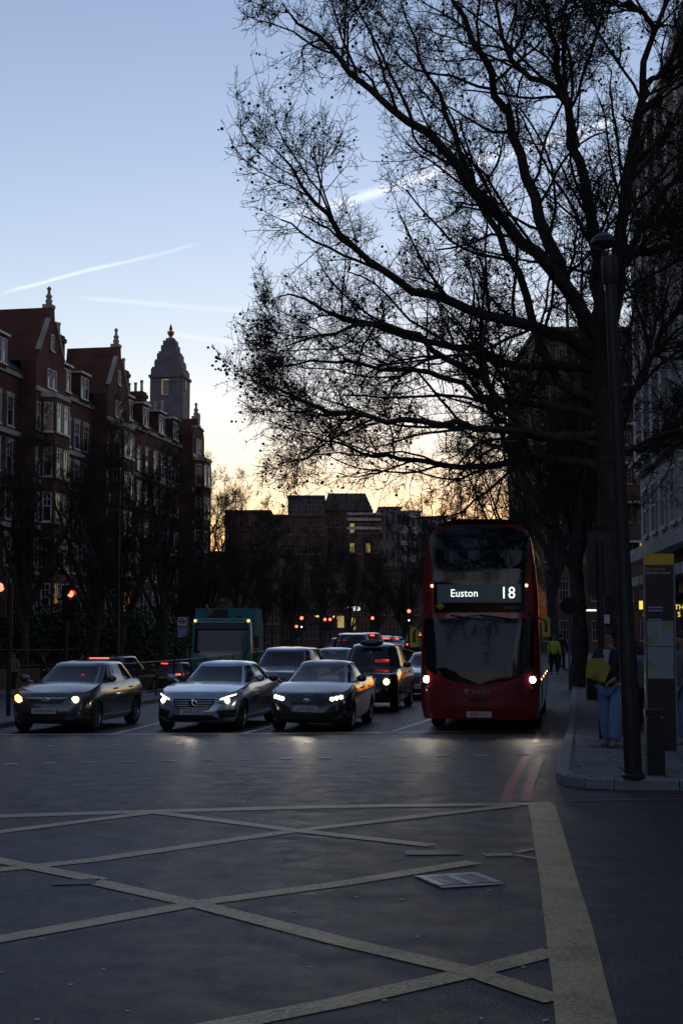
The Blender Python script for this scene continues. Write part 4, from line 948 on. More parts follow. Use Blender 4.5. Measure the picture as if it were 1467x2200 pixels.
patch(o, 'lower_intake', [(-.5, .47), (.5, .47), (.42, .28), (-.42, .28)], F, 'black_plastic', .008); plate(o, F, 'HD08 ANV', .475, off=.04)
for s in (-1, 1): disc(o, 'fog_light', s * .68, .40, .05, F, 'lens_clear', .012)
# --- silver saloon
P_M = dict(L=4.92, W=1.85, H=1.46, zs=[(0, .72), (.3, .81), (.8, .90), (1.45, .985), (2.4, .98), (3.9, 1.02), (4.92, 1.0)], cab=(1.42, 2.3, 3.55, 4.5), wb=.82, wr=.58, fo_w=.84, wbase=2.94, wr_=.335, Cf=.85, Cr=.6)
o, F, B = car('saloon_car', 'silver-blue saloon with star emblem and curved lit daytime lamps', 'car', P_M, 'paint_silver', place(420, 30.2, 4.92), HEAD - R(1), 'cars waiting at the stop line')
hl = [(.52, .60), (.66, .58), (.80, .66), (.86, .78), (.80, .79), (.62, .72)]; headlamp(o, hl, F)
for s in (1, -1):
    pp = [(.56, .685), (.60, .71), (.72, .755), (.83, .79), (.84, .775), (.73, .735), (.61, .685)]; patch(o, 'running_light', pp if s > 0 else mirror_poly(pp), F, 'lamp_drl', .02, nz=6)
    disc(o, 'headlight_bulb', s * .69, .655, .055, F, 'lamp_white', .025)
patch(o, 'grille', [(-.44, .70), (.44, .70), (.46, .62), (.34, .47), (-.34, .47), (-.46, .62)], F, 'black_plastic', .008)
for k in range(4): patch(o, 'grille_bar', [(-.43 + .03 * k, .665 - k * .05), (.43 - .03 * k, .665 - k * .05), (.43 - .03 * k, .652 - k * .05), (-.43 + .03 * k, .652 - k * .05)], F, 'alloy', .016, nz=1)
patch(o, 'grille_frame', [(-.46, .715), (.46, .715), (.46, .70), (-.46, .70)], F, 'chrome', .02, nz=1)
disc(o, 'emblem', 0, .59, .10, F, 'chrome', .022); disc(o, 'emblem_inset', 0, .59, .085, F, 'black_plastic', .03)
sm = MB()
for k in range(3):
    a = R(90 + 120 * k); sm.tube((F(0, .59) + .055, 0, .59), (F(0, .59) + .055, .085 * math.cos(a), .59 + .085 * math.sin(a)), .014, .005, 6)
sm.obj('emblem_star', 'chrome', o)
for s in (1, -1):
    pp = [(.50, .45), (.86, .50), (.84, .30), (.58, .28)]; patch(o, 'side_intake', pp if s > 0 else mirror_poly(pp), F, 'black_plastic', .006)
    for z in (.42, .36): q = [(.58, z), (.84, z + .02), (.84, z + .005), (.58, z - .015)]; patch(o, 'intake_blade', q if s > 0 else mirror_poly(q), F, 'paint_silver', .014, nz=1)
patch(o, 'lower_intake', [(-.42, .36), (.42, .36), (.56, .25), (-.56, .25)], F, 'black_plastic', .008); plate(o, F, 'KP18 CYE', .425, off=.035)
spot(o, 2.6, 0, .65, 7)
# --- charcoal hybrid hatchback
P_T = dict(L=4.54, W=1.76, H=1.475, zs=[(0, .70), (.3, .80), (.8, .92), (1.2, 1.0), (2.2, .99), (3.6, 1.06), (4.54, 1.08)], cab=(1.0, 2.15, 3.2, 4.3), wb=.80, wr=.57, fo_w=.93, wbase=2.70, wr_=.315, Cf=.85, Cr=.5)
o, F, B = car('hybrid_hatchback', 'charcoal hybrid hatchback with pointed lit headlights beside the silver saloon', 'car', P_T, 'paint_charcoal', place(657, 30.0, 4.54), HEAD, 'cars waiting at the stop line')
headlamp(o, [(.44, .70), (.52, .64), (.80, .70), (.85, .86), (.76, .82), (.58, .76)], F)
for s in (1, -1):
    for k in range(3): disc(o, 'headlight_bulb', s * (.53 + k * .085), .70 + k * .018, .036, F, 'lamp_white', .03)
    pp = [(.72, .52), (.80, .56), (.82, .34), (.74, .30)]; patch(o, 'fog_housing', pp if s > 0 else mirror_poly(pp), F, 'black_plastic', .008); disc(o, 'fog_light', s * .77, .42, .028, F, 'lamp_cold' if 0 else 'lens_clear', .014)
disc(o, 'emblem', 0, .665, .085, F, 'chrome', .018, rz=.055); disc(o, 'emblem_inset', 0, .665, .07, F, 'print_blue', .028, rz=.042); disc(o, 'emblem_ring', 0, .672, .03, F, 'chrome', .045, rz=.03)
patch(o, 'grille', [(-.30, .64), (.30, .64), (.34, .60), (-.34, .60)], F, 'black_plastic', .008); patch(o, 'lower_intake', [(-.6, .42), (.6, .42), (.52, .24), (-.52, .24)], F, 'black_plastic', .008); plate(o, F, 'LS69 AOV', .50, off=.035)
spot(o, 2.4, 0, .65, 7)
# --- others in the queue
P_S = dict(L=4.7, W=1.9, H=1.69, zs=[(0, .92), (.3, 1.0), (.9, 1.08), (1.3, 1.12), (2.2, 1.12), (3.8, 1.16), (4.7, 1.15)], cab=(1.2, 2.0, 4.0, 4.55), wb=.86, wr=.66, fo_w=.9, wbase=2.8, wr_=.37, Cf=.7, Cr=.5, z0=.28)
def simple_front(o, F, z, lamp='lens_clear', w=.84, pl=None):
    headlamp(o, [(w - .30, z - .02), (w - .16, z - .09), (w - .04, z - .02), (w + .0, z + .08), (w - .16, z + .07)], F, lamp)
    patch(o, 'grille', [(-.44, z + .05), (.44, z + .05), (.36, z - .16), (-.36, z - .16)], F, 'black_plastic', .008); patch(o, 'lower_intake', [(-.6, .46), (.6, .46), (.5, .32), (-.5, .32)], F, 'black_plastic', .006); plate(o, F, pl, z - .26, off=.035)
o, F, B = car('suv', 'dark blue-grey tall car waiting right behind the silver saloon', 'car', P_S, 'paint_bluegrey', place(580, 38.5, 4.7), HEAD - R(.5), 'queueing cars'); simple_front(o, F, .82, 'lamp_warm' if 0 else 'lens_clear')
disc(o, 'headlight_bulb', .70, .82, .035, F, 'lamp_white', .03)
P_TX = dict(L=4.58, W=1.78, H=1.82, zs=[(0, .86), (.25, .98), (.8, 1.06), (1.3, 1.12), (2.2, 1.12), (3.9, 1.12), (4.58, 1.05)], cab=(1.22, 1.75, 3.9, 4.45), wb=.80, wr=.62, fo_w=.82, wbase=2.88, wr_=.34, Cf=.6, Cr=.5, z0=.25, rc=.10, handle='chrome')
o, F, B = car('taxi_cab', 'black taxi cab with rounded roof and blank roof sign behind the hybrid', 'taxi', P_TX, 'paint_black', place(778, 37.6, 4.58), HEAD)
sg = MB(); sg.ball((.62, 0, 1.80), .1, 14, 8, sx=.8, sy=3.4, sz=.95); sg.obj('roof_sign', 'gloss_black', o, smooth=60)
for s in (-1, 1): disc(o, 'headlight', s * .62, .80, .115, F, 'lens_clear', .03); disc(o, 'headlight_rim', s * .62, .80, .13, F, 'chrome', .015); disc(o, 'indicator', s * .63, .60, .045, F, 'lens_clear', .015)
disc(o, 'headlight_glow', .62, .80, .085, F, 'lamp_warm', .05)
patch(o, 'grille', [(-.34, .90), (.34, .90), (.30, .62), (-.30, .62)], F, 'chrome', .014); patch(o, 'grille_mesh', [(-.30, .87), (.30, .87), (.27, .65), (-.27, .65)], F, 'black_plastic', .022); patch(o, 'bumper', [(-.84, .52), (.84, .52), (.82, .36), (-.82, .36)], F, 'black_plastic', .05); plate(o, F, None, .46, off=.09)
mm = MB().box(P_TX['L'] / 2 - 1.55, P_TX['L'] / 2 - 1.5, .12, .5, 1.28, 1.36).obj('red_dash_light', 'lamp_red_dim', o)
o, F, B = car('saloon_car', 'blue-grey saloon half hidden between the taxi and the bus', 'car', P_M, 'paint_bluegrey', place(905, 44.5, 4.9), HEAD, 'queueing cars'); simple_front(o, F, .66)
o, F, B = car('hatchback', 'dark car roof showing between the tall car and the taxi', 'car', P_H, 'paint_navy', place(697, 51.5, 4.25), HEAD, 'queueing cars'); simple_front(o, F, .68)
P_V = dict(P_S, L=5.0, H=1.95, zs=[(0, .95), (.3, 1.05), (.9, 1.15), (1.3, 1.2), (5.0, 1.2)], cab=(.95, 1.7, 4.5, 4.95))
o, F, B = car('van', 'dark people carrier above the taxi and small car', 'van', P_V, 'paint_charcoal', place(738, 58, 5), HEAD + R(6), None); simple_front(o, F, .85)
# --- cars seen from behind with red lamps
def rear(o, B, z, w, lamp='lamp_red', bar=None, pl=True, third=True, H=1.4):
    for s in (1, -1):
        pp = [(w - .30, z - .05), (w, z - .07), (w + .01, z + .08), (w - .34, z + .05)]; patch(o, 'tail_light', pp if s > 0 else mirror_poly(pp), B, 'lens_red', .012, sgn=-1); qq = [(w - .24, z - .035), (w - .04, z - .045), (w - .03, z + .04), (w - .26, z + .03)]; patch(o, 'brake_light', qq if s > 0 else mirror_poly(qq), B, lamp, .022, sgn=-1)
    if pl: plate(o, B, None, z - .14, -1, 'plate_yellow')
AWAY = HEAD + math.pi
o, F, B = car('suv', 'black car with a long red roof light bar beyond the railings', 'car', dict(P_S, handles=True), 'paint_black', place(262, 58), AWAY - R(3), 'cars driving away'); rear(o, B, .95, .84); MB().box(-2.34, -2.2, -.38, .38, 1.575, 1.615).obj('brake_bar', 'lamp_red', o)
o, F, B = car('hatchback', 'dark hatchback with red tail lamps left of the refuse truck', 'car', dict(P_H, W=1.8), 'paint_charcoal', place(385, 72), AWAY - R(3), 'cars driving away'); rear(o, B, .88, .84); MB().box(-2.08, -1.98, -.16, .16, 1.385, 1.425).obj('brake_bar', 'lamp_red', o)
for i, (px, d, p_, paint, lab) in enumerate([(664, 100, 'paint_black', P_H, 'far dark car with red lamps right of the refuse truck'), (694, 108, 'paint_grey', P_M, 'far grey car with red lamps above the dark roof'), (736, 86, 'paint_navy', P_S, 'far tall car with a wide red lamp over the people carrier'), (793, 84, 'paint_black', P_S, 'far black car with red lamps above the taxi'), (826, 92, 'paint_silver', P_H, 'far pale car with red lamps right of the black one'), (846, 104, 'paint_white', P_M, 'far white car at the end of the queue by the railing'), (676, 118, 'paint_navy', P_S, 'far tall dark car with red lamps beside the far arrow signal'), (713, 124, 'paint_charcoal', P_H, 'far charcoal car with red lamps under the paired signals'), (766, 112, 'paint_grey', P_M, 'far grey saloon with red lamps under the white shop name'), (782, 128, 'paint_maroon', P_H, 'farthest maroon car with red lamps in the street centre'), (814, 118, 'paint_navy', P_M, 'far navy saloon with red lamps below the single red signal'), (896, 96, 'paint_black', P_S, 'far dark vehicle with red lamps just left of the bus')]):
    o, F, B = car('far_car', lab, 'car', paint, p_, place(px, d), AWAY + R(8), 'cars driving away', seats=False); rear(o, B, .9 if paint is not P_M else .8, .84, pl=False); zz = paint['H'] - .12; MB().box(-paint['L'] / 2 + .2, -paint['L'] / 2 + .34, -.3, .3, zz - .08, zz - .02).obj('brake_bar', 'lamp_red', o)
# --- double-decker bus
bus = thing('double_decker_bus', 'red double-decker bus with lit route display waiting at the kerb', 'bus', place(1023, 29.9, 10.6), HEAD + R(.3))
BL = 10.6; bus.scale = (1, 1, 1.075)
lev = [(.26, 1.20, .10, .1), (.5, 1.25, .02, .02), (.95, 1.262, .0, 0), (1.25, 1.262, .04, 0), (1.8, 1.255, .16, 0), (2.3, 1.245, .28, 0), (2.5, 1.24, .285, 0), (2.9, 1.215, .29, 0), (3.2, 1.185, .33, .02), (3.6, 1.13, .43, .05), (3.86, 1.075, .52, .1), (4.0, 1.0, .6, .2), (4.1, .88, .64, .3), (4.18, .66, .85, .5), (4.21, .4, 1.1, .8)]
def bus_w(z): return interp([(a, b) for a, b, c, d in lev], z)
def bus_f(v, z):
    hw = bus_w(z); a = min(.995, abs(v) / hw); fw = (1 - a ** 3.6) ** (1 / 3.6); return BL / 2 - (.55 * (1 - fw) + interp([(q[0], q[2]) for q in lev], z) * fw + .06 * a * a)
vs, n_ = [], 0
for z, hw, fo_, ro_ in lev:
    row = []
    for i in range(17): a = R(90) * i / 16; fw = sup(math.cos(a), 3.6); w = hw * sup(math.sin(a), 3.6); row.append((BL / 2 - .55 * (1 - fw) - fo_ * fw - .06 * (w / hw) ** 2, w, z))
    for i in range(1, 12): row.append((BL / 2 - .61 - (BL - .61 - .3) * i / 12, hw, z))
    for i in range(8, -1, -1): a = R(90) * i / 8; fw = sup(math.cos(a), 5); row.append((-BL / 2 + .3 * (1 - fw) + ro_ * fw, hw * sup(math.sin(a), 5), z))
    n_ = len(row); vs += row + [(x, -y, z) for x, y, z in row]
fs = []
for j in range(len(lev) - 1):
    for i in range(n_ - 1): a, b = j * 2 * n_ + i, (j + 1) * 2 * n_ + i; fs += [(a, a + 1, b + 1, b), (a + n_, b + n_, b + n_ + 1, a + n_ + 1)]
t0 = (len(lev) - 1) * 2 * n_; fs += [(t0 + i, t0 + i + 1, t0 + n_ + i + 1, t0 + n_ + i) for i in range(n_ - 1)] + [(i + 1, i, n_ + i, n_ + i + 1) for i in range(n_ - 1)]
me = MB().add(vs, fs).mesh('body', ['bus_red', 'black_plastic']); weld(me); me = cut_arches(me, (2.75, -3.0), .48, 2.52, None); me.polygons.foreach_set('use_smooth', [True] * len(me.polygons)); me.set_sharp_from_angle(angle=R(40)); mk('body', me, bus)
for x in (2.75, -3.0):
    for s in (-1, 1): wheel(bus, x, s * 1.08, .48, .28)
def VZ(*pts): return [((a - 700) * .00225 * 1.03, 4.466 - .00225 * b) for a, b in pts]
BF = bus_f
patch(bus, 'upper_surround', VZ((262, 300), (330, 240), (480, 178), (700, 165), (960, 172), (1090, 225), (1152, 290), (1135, 585), (285, 585)), BF, 'gloss_black', .006, nz=14, nv=20)
patch(bus, 'upper_windscreen', VZ((285, 305), (345, 255), (480, 205), (700, 192), (960, 200), (1075, 245), (1130, 300), (1112, 560), (308, 560)), BF, 'bus_glass', .012, nz=14, nv=20, thick=.006)
patch(bus, 'display_panel', VZ((278, 590), (1124, 590), (1112, 945), (292, 945)), BF, 'gloss_black', .007, nz=10, nv=20)
patch(bus, 'route_display', VZ((315, 697), (1082, 697), (1080, 858), (318, 858)), BF, 'display_panel', .014, nz=4, nv=16)
v0 = (-133) * .00225 * 1.03
text_on(bus, 'destination_text', 'Euston', .215, v0, 2.715, BF, 'display_text', .022); text_on(bus, 'route_number', '18', .33, (963 - 700) * .00225 * 1.03, 2.715, BF, 'display_text', .022)
text_on(bus, 'fleet_number', 'VH45235', .088, (990 - 700) * .00225 * 1.03, 2.43, BF, 'print_blue', .016)
patch(bus, 'yellow_diamond', VZ((300, 888), (343, 855), (386, 888), (343, 921)), BF, 'sign_yellow', .016, nz=6, nv=4)
patch(bus, 'windscreen_surround', VZ((188, 1000), (700, 962), (1215, 985), (1235, 1430), (1195, 1450), (1050, 1505), (900, 1560), (700, 1578), (520, 1560), (350, 1495), (185, 1432)), BF, 'gloss_black', .007, nz=16, nv=24)
patch(bus, 'windscreen', VZ((215, 1010), (700, 990), (1085, 1000), (1040, 1120), (1010, 1300), (1000, 1500), (890, 1540), (700, 1556), (520, 1540), (360, 1480), (210, 1415)), BF, 'bus_glass', .013, nz=18, nv=22, thick=.006)
for s in (-1, 1):
    disc(bus, 'marker_light', s * 1.0, 2.87, .03, BF, 'lamp_warm', .02); disc(bus, 'headlight_surround', s * 1.11, 1.02, .10, BF, 'gloss_black', .008); disc(bus, 'headlight', s * 1.11, 1.03, .065, BF, 'lamp_cold', .03); disc(bus, 'lower_lamp', s * 1.09, .87, .035, BF, 'lens_clear', .02)
    pp = [(.50, .78), (.86, .92), (.96, .90), (.84, .45), (.62, .30), (.56, .30)]; patch(bus, 'bumper_panel', pp if s > 0 else mirror_poly(pp), BF, 'bus_red', .012, nz=10)
for s in (-1, 1): patch(bus, 'panel_seam', [(s * .585 - .006, .30), (s * .585 + .006, .30), (s * .585 + .006, .72), (s * .585 - .006, .72)], BF, 'black_plastic', .016, nz=6, nv=1)
patch(bus, 'panel_seam', [(-1.2, .40), (1.2, .40), (1.2, .392), (-1.2, .392)], BF, 'black_plastic', .004, nz=1, nv=24)
patch(bus, 'centre_panel', [(-.5, .66), (.5, .66), (.56, .45), (-.56, .45)], BF, 'bus_red', .012, nz=4); patch(bus, 'grille', [(-.21, .665), (.21, .665), (.15, .60), (-.15, .60)], BF, 'black_plastic', .02, nz=3)
text_on(bus, 'operator_text', 'first bus', .115, .045, .80, BF, 'print_blue', .018); disc(bus, 'operator_logo', -.255, .80, .052, BF, 'print_blue', .016); disc(bus, 'operator_logo_inset', -.255, .80, .04, BF, 'bus_red', .022); text_on(bus, 'operator_logo_mark', 'f', .08, -.255, .80, BF, 'print_blue', .04)
plate(bus, BF, 'BF67 GLV', .36, off=.03)
for a, b in (((-.6, 2.29), (.05, 2.20)), ((.0, 2.30), (.7, 2.21))): m = MB(); m.tube((BF(*a) + .04, *a), (BF(*b) + .05, *b), .014, n=5); m.obj('wiper', 'black_plastic', bus)
for v, z, s in ((-1.37, 1.85, -1), (1.40, 2.06, 1)):
    xm = BF(1.2, z) + .12; m = MB(); m.prism([(v - .085, z - .19), (v + .085, z - .19), (v + .09, z + .13), (v + .05, z + .2), (v - .05, z + .2), (v - .09, z + .13)], xm - .06, xm + .06, axis='x'); mr_ = m.obj('door_mirror', 'mirror_yellow', bus)
    m = MB(); m.tube((xm + .065, v, z + .1), (xm + .065, v, z - .06), .022, n=6); m.ball((xm + .065, v, z - .07), .035, 8, 6); m.tube((xm + .065, v, z + .1), (BF(s * 1.0, 2.3) + .03, s * 1.05, 2.32), .02, n=6); m.obj('mirror_arm', 'black_plastic', mr_)
for s in (-1, 1):
    for z0_, z1_, nm in ((1.15, 2.15, 'lower_side_window'), (2.95, 3.55, 'upper_side_window')):
        for k in range(6):
            x1 = 4.35 - k * 1.5; w0_, w1_ = bus_w(z0_), bus_w(z1_)
            MB().add([(x1, s * (w0_ + .006), z0_), (x1 - 1.42, s * (w0_ + .006), z0_), (x1 - 1.42, s * (w1_ + .006), z1_), (x1, s * (w1_ + .006), z1_)], [(0, 1, 2, 3)]).obj(nm, 'car_glass', bus)
    for k in range(4): MB().box(3.6 - k * 2.2, 3.66 - k * 2.2, s * 1.263 - .008, s * 1.263 + .008, .98, 1.02).obj('side_marker', 'lamp_warm' if s > 0 else 'lens_clear', bus)
m = MB(); m.box(3.3, 3.45, .35, .8, .9, 1.6); m.tube((4.35, .55, 1.2), (4.5, .55, 1.32), .22, n=16); m.box(4.3, 4.8, -1.0, 1.0, .7, 1.05); m.obj('driver_cab', 'seat_fabric', bus)
for k in range(5):
    for s in (-.75, -.3, .3, .75): MB().box(3.4 - k * .9, 3.5 - k * .9, s - .2, s + .2, 2.75, 3.45).obj('seat', 'seat_fabric', bus)
spot(bus, BL / 2 + .15, -1.1, 1.0, 6); spot(bus, BL / 2 + .15, 1.1, 1.0, 6)
# --- refuse truck
tk = thing('refuse_truck', 'teal refuse truck with dark windscreen and pale grille behind the silver saloon', 'truck', place(494, 61.5), HEAD + R(9)); tk.scale = (1.0, 1.0, 1.0)
tl = [(.45, 1.20, .06), (.9, 1.24, .0), (1.35, 1.24, .02), (1.6, 1.235, .05), (2.5, 1.2, .24), (2.75, 1.17, .32), (2.9, 1.1, .44)]
def tk_f(v, z): hw = interp([(a, b) for a, b, c in tl], z); a = min(.99, abs(v) / hw); return 4.0 - (.3 * (1 - (1 - a ** 4) ** .25) + interp([(q[0], q[2]) for q in tl], z))
vs = []
for z, hw, fo_ in tl:
    row = []
    for i in range(13): a = R(90) * i / 12; fw = sup(math.cos(a), 4); row.append((4.0 - .3 * (1 - fw) - fo_, hw * sup(math.sin(a), 4), z))
    row += [(3.0, hw, z), (2.2, hw, z), (2.2, 0, z)]; n_ = len(row); vs += row + [(x, -y, z) for x, y, z in row]
fs = []
for j in range(len(tl) - 1):
    for i in range(n_ - 1): a, b = j * 2 * n_ + i, (j + 1) * 2 * n_ + i; fs += [(a, a + 1, b + 1, b), (a + n_, b + n_, b + n_ + 1, a + n_ + 1)]
t0 = (len(tl) - 1) * 2 * n_; fs += [(t0 + i, t0 + i + 1, t0 + n_ + i + 1, t0 + n_ + i) for i in range(n_ - 1)]
me = MB().add(vs, fs).mesh('cab', 'teal'); weld(me); me.polygons.foreach_set('use_smooth', [True] * len(me.polygons)); me.set_sharp_from_angle(angle=R(40)); mk('cab', me, tk)
patch(tk, 'windscreen_surround', [(-1.2, 1.5), (1.2, 1.5), (1.17, 2.66), (1.05, 2.84), (-1.05, 2.84), (-1.17, 2.66)], tk_f, 'gloss_black', .008, nz=10, nv=16); patch(tk, 'windscreen', [(-1.1, 1.60), (1.1, 1.60), (1.06, 2.42), (-1.06, 2.42)], tk_f, 'car_glass', .016, nz=8, nv=16, thick=.005)
patch(tk, 'sun_visor', [(-1.1, 2.46), (1.1, 2.46), (1.06, 2.72), (-1.06, 2.72)], tk_f, 'black_plastic', .10, nz=3, nv=12); patch(tk, 'grille', [(-.95, 1.12), (.95, 1.12), (.85, .72), (-.85, .72)], tk_f, 'print_white', .02, nz=4, nv=12); text_on(tk, 'maker_text', 'DAF', .21, 0, .97, tk_f, 'print_black', .03, sx=1.35)
text_on(tk, 'operator_text', 'first mile', .2, .2, 1.32, tk_f, 'print_blue', .014); disc(tk, 'operator_logo', -.5, 1.32, .11, tk_f, 'print_blue', .012, n=3)
patch(tk, 'bumper', [(-1.2, .7), (1.2, .7), (1.18, .42), (-1.18, .42)], tk_f, 'black_plastic', .03, nz=3)
for s in (-1, 1): disc(tk, 'marker_light', s * 1.08, 2.80, .05, tk_f, 'lamp_amber', .06); disc(tk, 'headlight', s * .95, .62, .09, tk_f, 'lens_clear', .04); wheel(tk, 2.9, s * 1.05, .46, .28); wheel(tk, -1.6, s * 1.05, .46, .3); m = MB(); m.box(3.75, 3.85, s * 1.42 - .1, s * 1.42 + .1, 1.7, 2.2); m.tube((3.75, s * 1.2, 2.3), (3.8, s * 1.42, 2.2), .02, n=5); m.obj('door_mirror', 'black_plastic', tk)
bdy = MB(); bdy.prism([(2.0, .7), (2.0, 3.3), (-2.2, 3.3), (-3.0, 2.6), (-3.0, .7)], -1.25, 1.25, axis='y'); bdy.obj('hopper_body', 'teal_matt', tk)
for k in range(4): MB().box(1.6 - k * 1.15, 1.7 - k * 1.15, -1.29, 1.29, .75, 3.33).obj('body_rib', 'teal_matt', tk)
MB().box(2.05, 2.15, -.5, .1, 2.9, 3.3).obj('roof_board', 'black_metal', tk); MB().tube((2.3, -.6, 2.85), (2.5, -.75, 3.45), .05, n=6).obj('exhaust', 'grey_metal', tk); MB().box(2.3, 2.6, -.62, -.42, 2.85, 3.05).obj('beacon', 'lens_red', tk); MB().box(2.3, 2.6, .55, .75, 2.85, 3.0).obj('beacon', 'lens_red', tk)
# ------------------------------------------------------------------ street furniture
# lamp post in the right foreground
p = gp(1360, 1672, .12); lpst = thing('lamp_post', 'tall dark lamp post standing on the right pavement before the tree', 'lamp post', (p.x, p.y, p.z)); lpst.rotation_euler = (0, R(-1.7), 0)
MB().lathe([(.13, 0), (.13, .04), (.10, .06), (.10, 1.5), (.088, 1.56), (.075, 3.0), (.068, 5.55), (.068, 5.6)], n=20).obj('column', 'black_metal', lpst, smooth=35)
MB().lathe([(.085, 5.6), (.095, 5.66), (.095, 5.86), (.085, 5.92), (.03, 5.93)], n=18).obj('collar', 'black_metal', lpst, smooth=35)
MB().lathe([(.02, 5.92), (.025, 6.02), (.13, 6.04), (.15, 6.08), (.13, 6.14), (.06, 6.19), (.01, 6.2)], (-.06, 0, 0), 18).obj('lantern', 'black_metal', lpst, smooth=35)
MB().box(-.02, .03, -.105, -.095, 1.0, 1.3).obj('hatch', 'black_metal', lpst)
# signal heads
def signal(label, px, py_red, d, py_base=None, lit='signal_red', facing=0., arrow=False, pole=True, s=1.0, off=0., dx=0.):
    """py_red: pixel row of the red lens"""
    pr = at(px, py_red, d); z0 = G(pr.x, pr.y) + .12; t = thing('traffic_signal', label, 'traffic light', (pr.x, pr.y, z0), facing); h = pr.z - z0
    if pole: MB().tube((dx, .14, -.2), (dx, .14, h + .1), .055, n=10).obj('pole', 'black_metal', t)
    m = MB(); m.box(-.15 * s, .15 * s, -.1, .08, h - .72 * s, h + .2 * s); b = m.obj('housing', 'black_metal', t); MB().box(-.2 * s, .2 * s, .085, .1, h - .8 * s, h + .28 * s).obj('backing_board', 'black_metal', t)
    for k, mat in ((0, lit), (1, 'sign_dark'), (2, 'signal_white' if arrow else 'sign_dark')):
        z = h - k * .27 * s; rr = (.1 if k < 2 or not arrow else .045) * s; m = MB(); m.tube((0, -.112, z), (0, -.10, z), rr, n=18); m.obj('lens', mat, b)
        v = MB(); n = 10; vs = []
        for yy in (-.1, -.26):
            for i in range(n + 1): a = R(-10 + 200 * i / n); vs.append((math.cos(a) * .115 * s, yy, z + math.sin(a) * .115 * s))
        v.add(vs, [(i, i + 1, n + 2 + i, n + 1 + i) for i in range(n)]); v.obj('hood', 'black_metal', b)
    return t
signal('red traffic signal cut by the left edge of the picture', 3, 1262, 34, dx=.2)
signal('red traffic signal on a pole before the brick mansion block', 149, 1276, 45, facing=R(38))
signal('far red signal with white arrow right of the refuse truck', 648, 1328, 88, arrow=True); signal('small far red signal just left of the arrow signal', 637, 1346, 110)
signal('left one of the far paired red signals in the street centre', 698, 1331, 104); signal('right one of the far paired red signals in the street centre', 709, 1331, 104); signal('far single red signal right of the paired ones', 800, 1328, 96); signal('far red signal with white arrow left of the bus', 878, 1313, 84, arrow=True)
t = signal('dark traffic signal head seen from behind left of the lamp post', 1287, 1178, 24, lit='sign_dark', facing=R(168), pole=True, dx=.0)
# tall street lights far down the road
for px, py, d, lab in ((875, 1175, 95, 'thin far street lamp left of the bus roof'), (586, 1235, 105, 'thin far street lamp above the refuse truck'), (258, 1010, 68, 'thin dark lamp column before the mansion block')):
    q = at(px, py, d); z0 = G(q.x, d); t = thing('street_lamp', lab, 'street lamp', (q.x, d, z0)); MB().tube((0, 0, -.2), (0, 0, q.z - z0), .09, .05, 8).obj('column', 'black_metal', t); MB().box(-.7, .05, -.1, .1, q.z - z0, q.z - z0 + .1).obj('lantern', 'black_metal', t)
# street map sign
p = gp(1421, 1613, .12); ms = thing('map_sign', 'tall dark street map sign with yellow top on the right pavement', 'sign', (p.x, p.y, p.z), R(-4)); SW, SH = .205, 2.74
MB().box(-SW, SW, -.05, .05, 0, SH - .16).obj('panel', 'sign_dark', ms); MB().box(-SW, SW, -.055, .055, SH - .157, SH).obj('yellow_band', 'sign_yellow', ms)
for s in (-1, 1): MB().box(s * SW - .012, s * SW + .012, -.058, .058, 0, SH - .16).obj('edge_trim', 'grey_metal', ms)
def sgn_text(body, size, x, z, mat): o = mk('lettering', text_mesh(body, size, mat, .002, 'LEFT'), ms); o.location = (x, -.054, z); o.rotation_euler = (R(90), 0, 0)
sgn_text('Marylebone', .055, -.17, SH - .215, 'sign_yellow'); sgn_text('Marylebone Road', .046, -.18, SH - .27, 'print_white')
for z, w in ((.70, .2), (.745, .2), (.87, .18), (.905, .17), (1.01, .27)): MB().box(-.16, -.16 + w, -.0535, -.051, SH - z - .062, SH - z - .042).obj('small_print', 'print_blue', ms)
mapm = pmat('map_print', (.17, .24, .27), .5, var=0)
def map_mat():
    nt = mapm.node_tree; b = nt.nodes['Principled BSDF']; tc = N(nt, 'ShaderNodeTexCoord'); br = N(nt, 'ShaderNodeTexBrick'); br.inputs['Scale'].default_value = 16; br.inputs['Color1'].default_value = (.15, .22, .26, 1); br.inputs['Color2'].default_value = (.19, .27, .30, 1); br.inputs['Mortar'].default_value = (.34, .38, .40, 1); br.inputs['Mortar Size'].default_value = .03
    mp = N(nt, 'ShaderNodeMapping'); mp.inputs['Rotation'].default_value = (R(90), 0, R(12)); nt.links.new(tc.outputs['Object'], mp.inputs[0]); nt.links.new(mp.outputs[0], br.inputs['Vector'])
    no = N(nt, 'ShaderNodeTexNoise'); no.inputs['Scale'].default_value = 5; nt.links.new(tc.outputs['Object'], no.inputs['Vector']); rp = N(nt, 'ShaderNodeMapRange'); rp.inputs[1].default_value = .58; rp.inputs[2].default_value = .62; nt.links.new(no.outputs[0], rp.inputs[0])
    mx = N(nt, 'ShaderNodeMix', data_type='RGBA'); mx.inputs['B'].default_value = (.16, .26, .13, 1); nt.links.new(rp.outputs[0], mx.inputs['Factor']); nt.links.new(br.outputs[0], mx.inputs['A']); nt.links.new(mx.outputs['Result'], b.inputs['Base Color'])
map_mat(); MB().box(-.18, .18, -.056, -.051, 1.45, 1.80).obj('map', 'map_print', ms); MB().box(-.18, .18, -.056, -.051, 1.00, 1.44).obj('map', 'map_print', ms)
MB().box(-.1, -.07, -.054, -.05, SH - .13, SH - .03).obj('pictogram', 'print_black', ms)
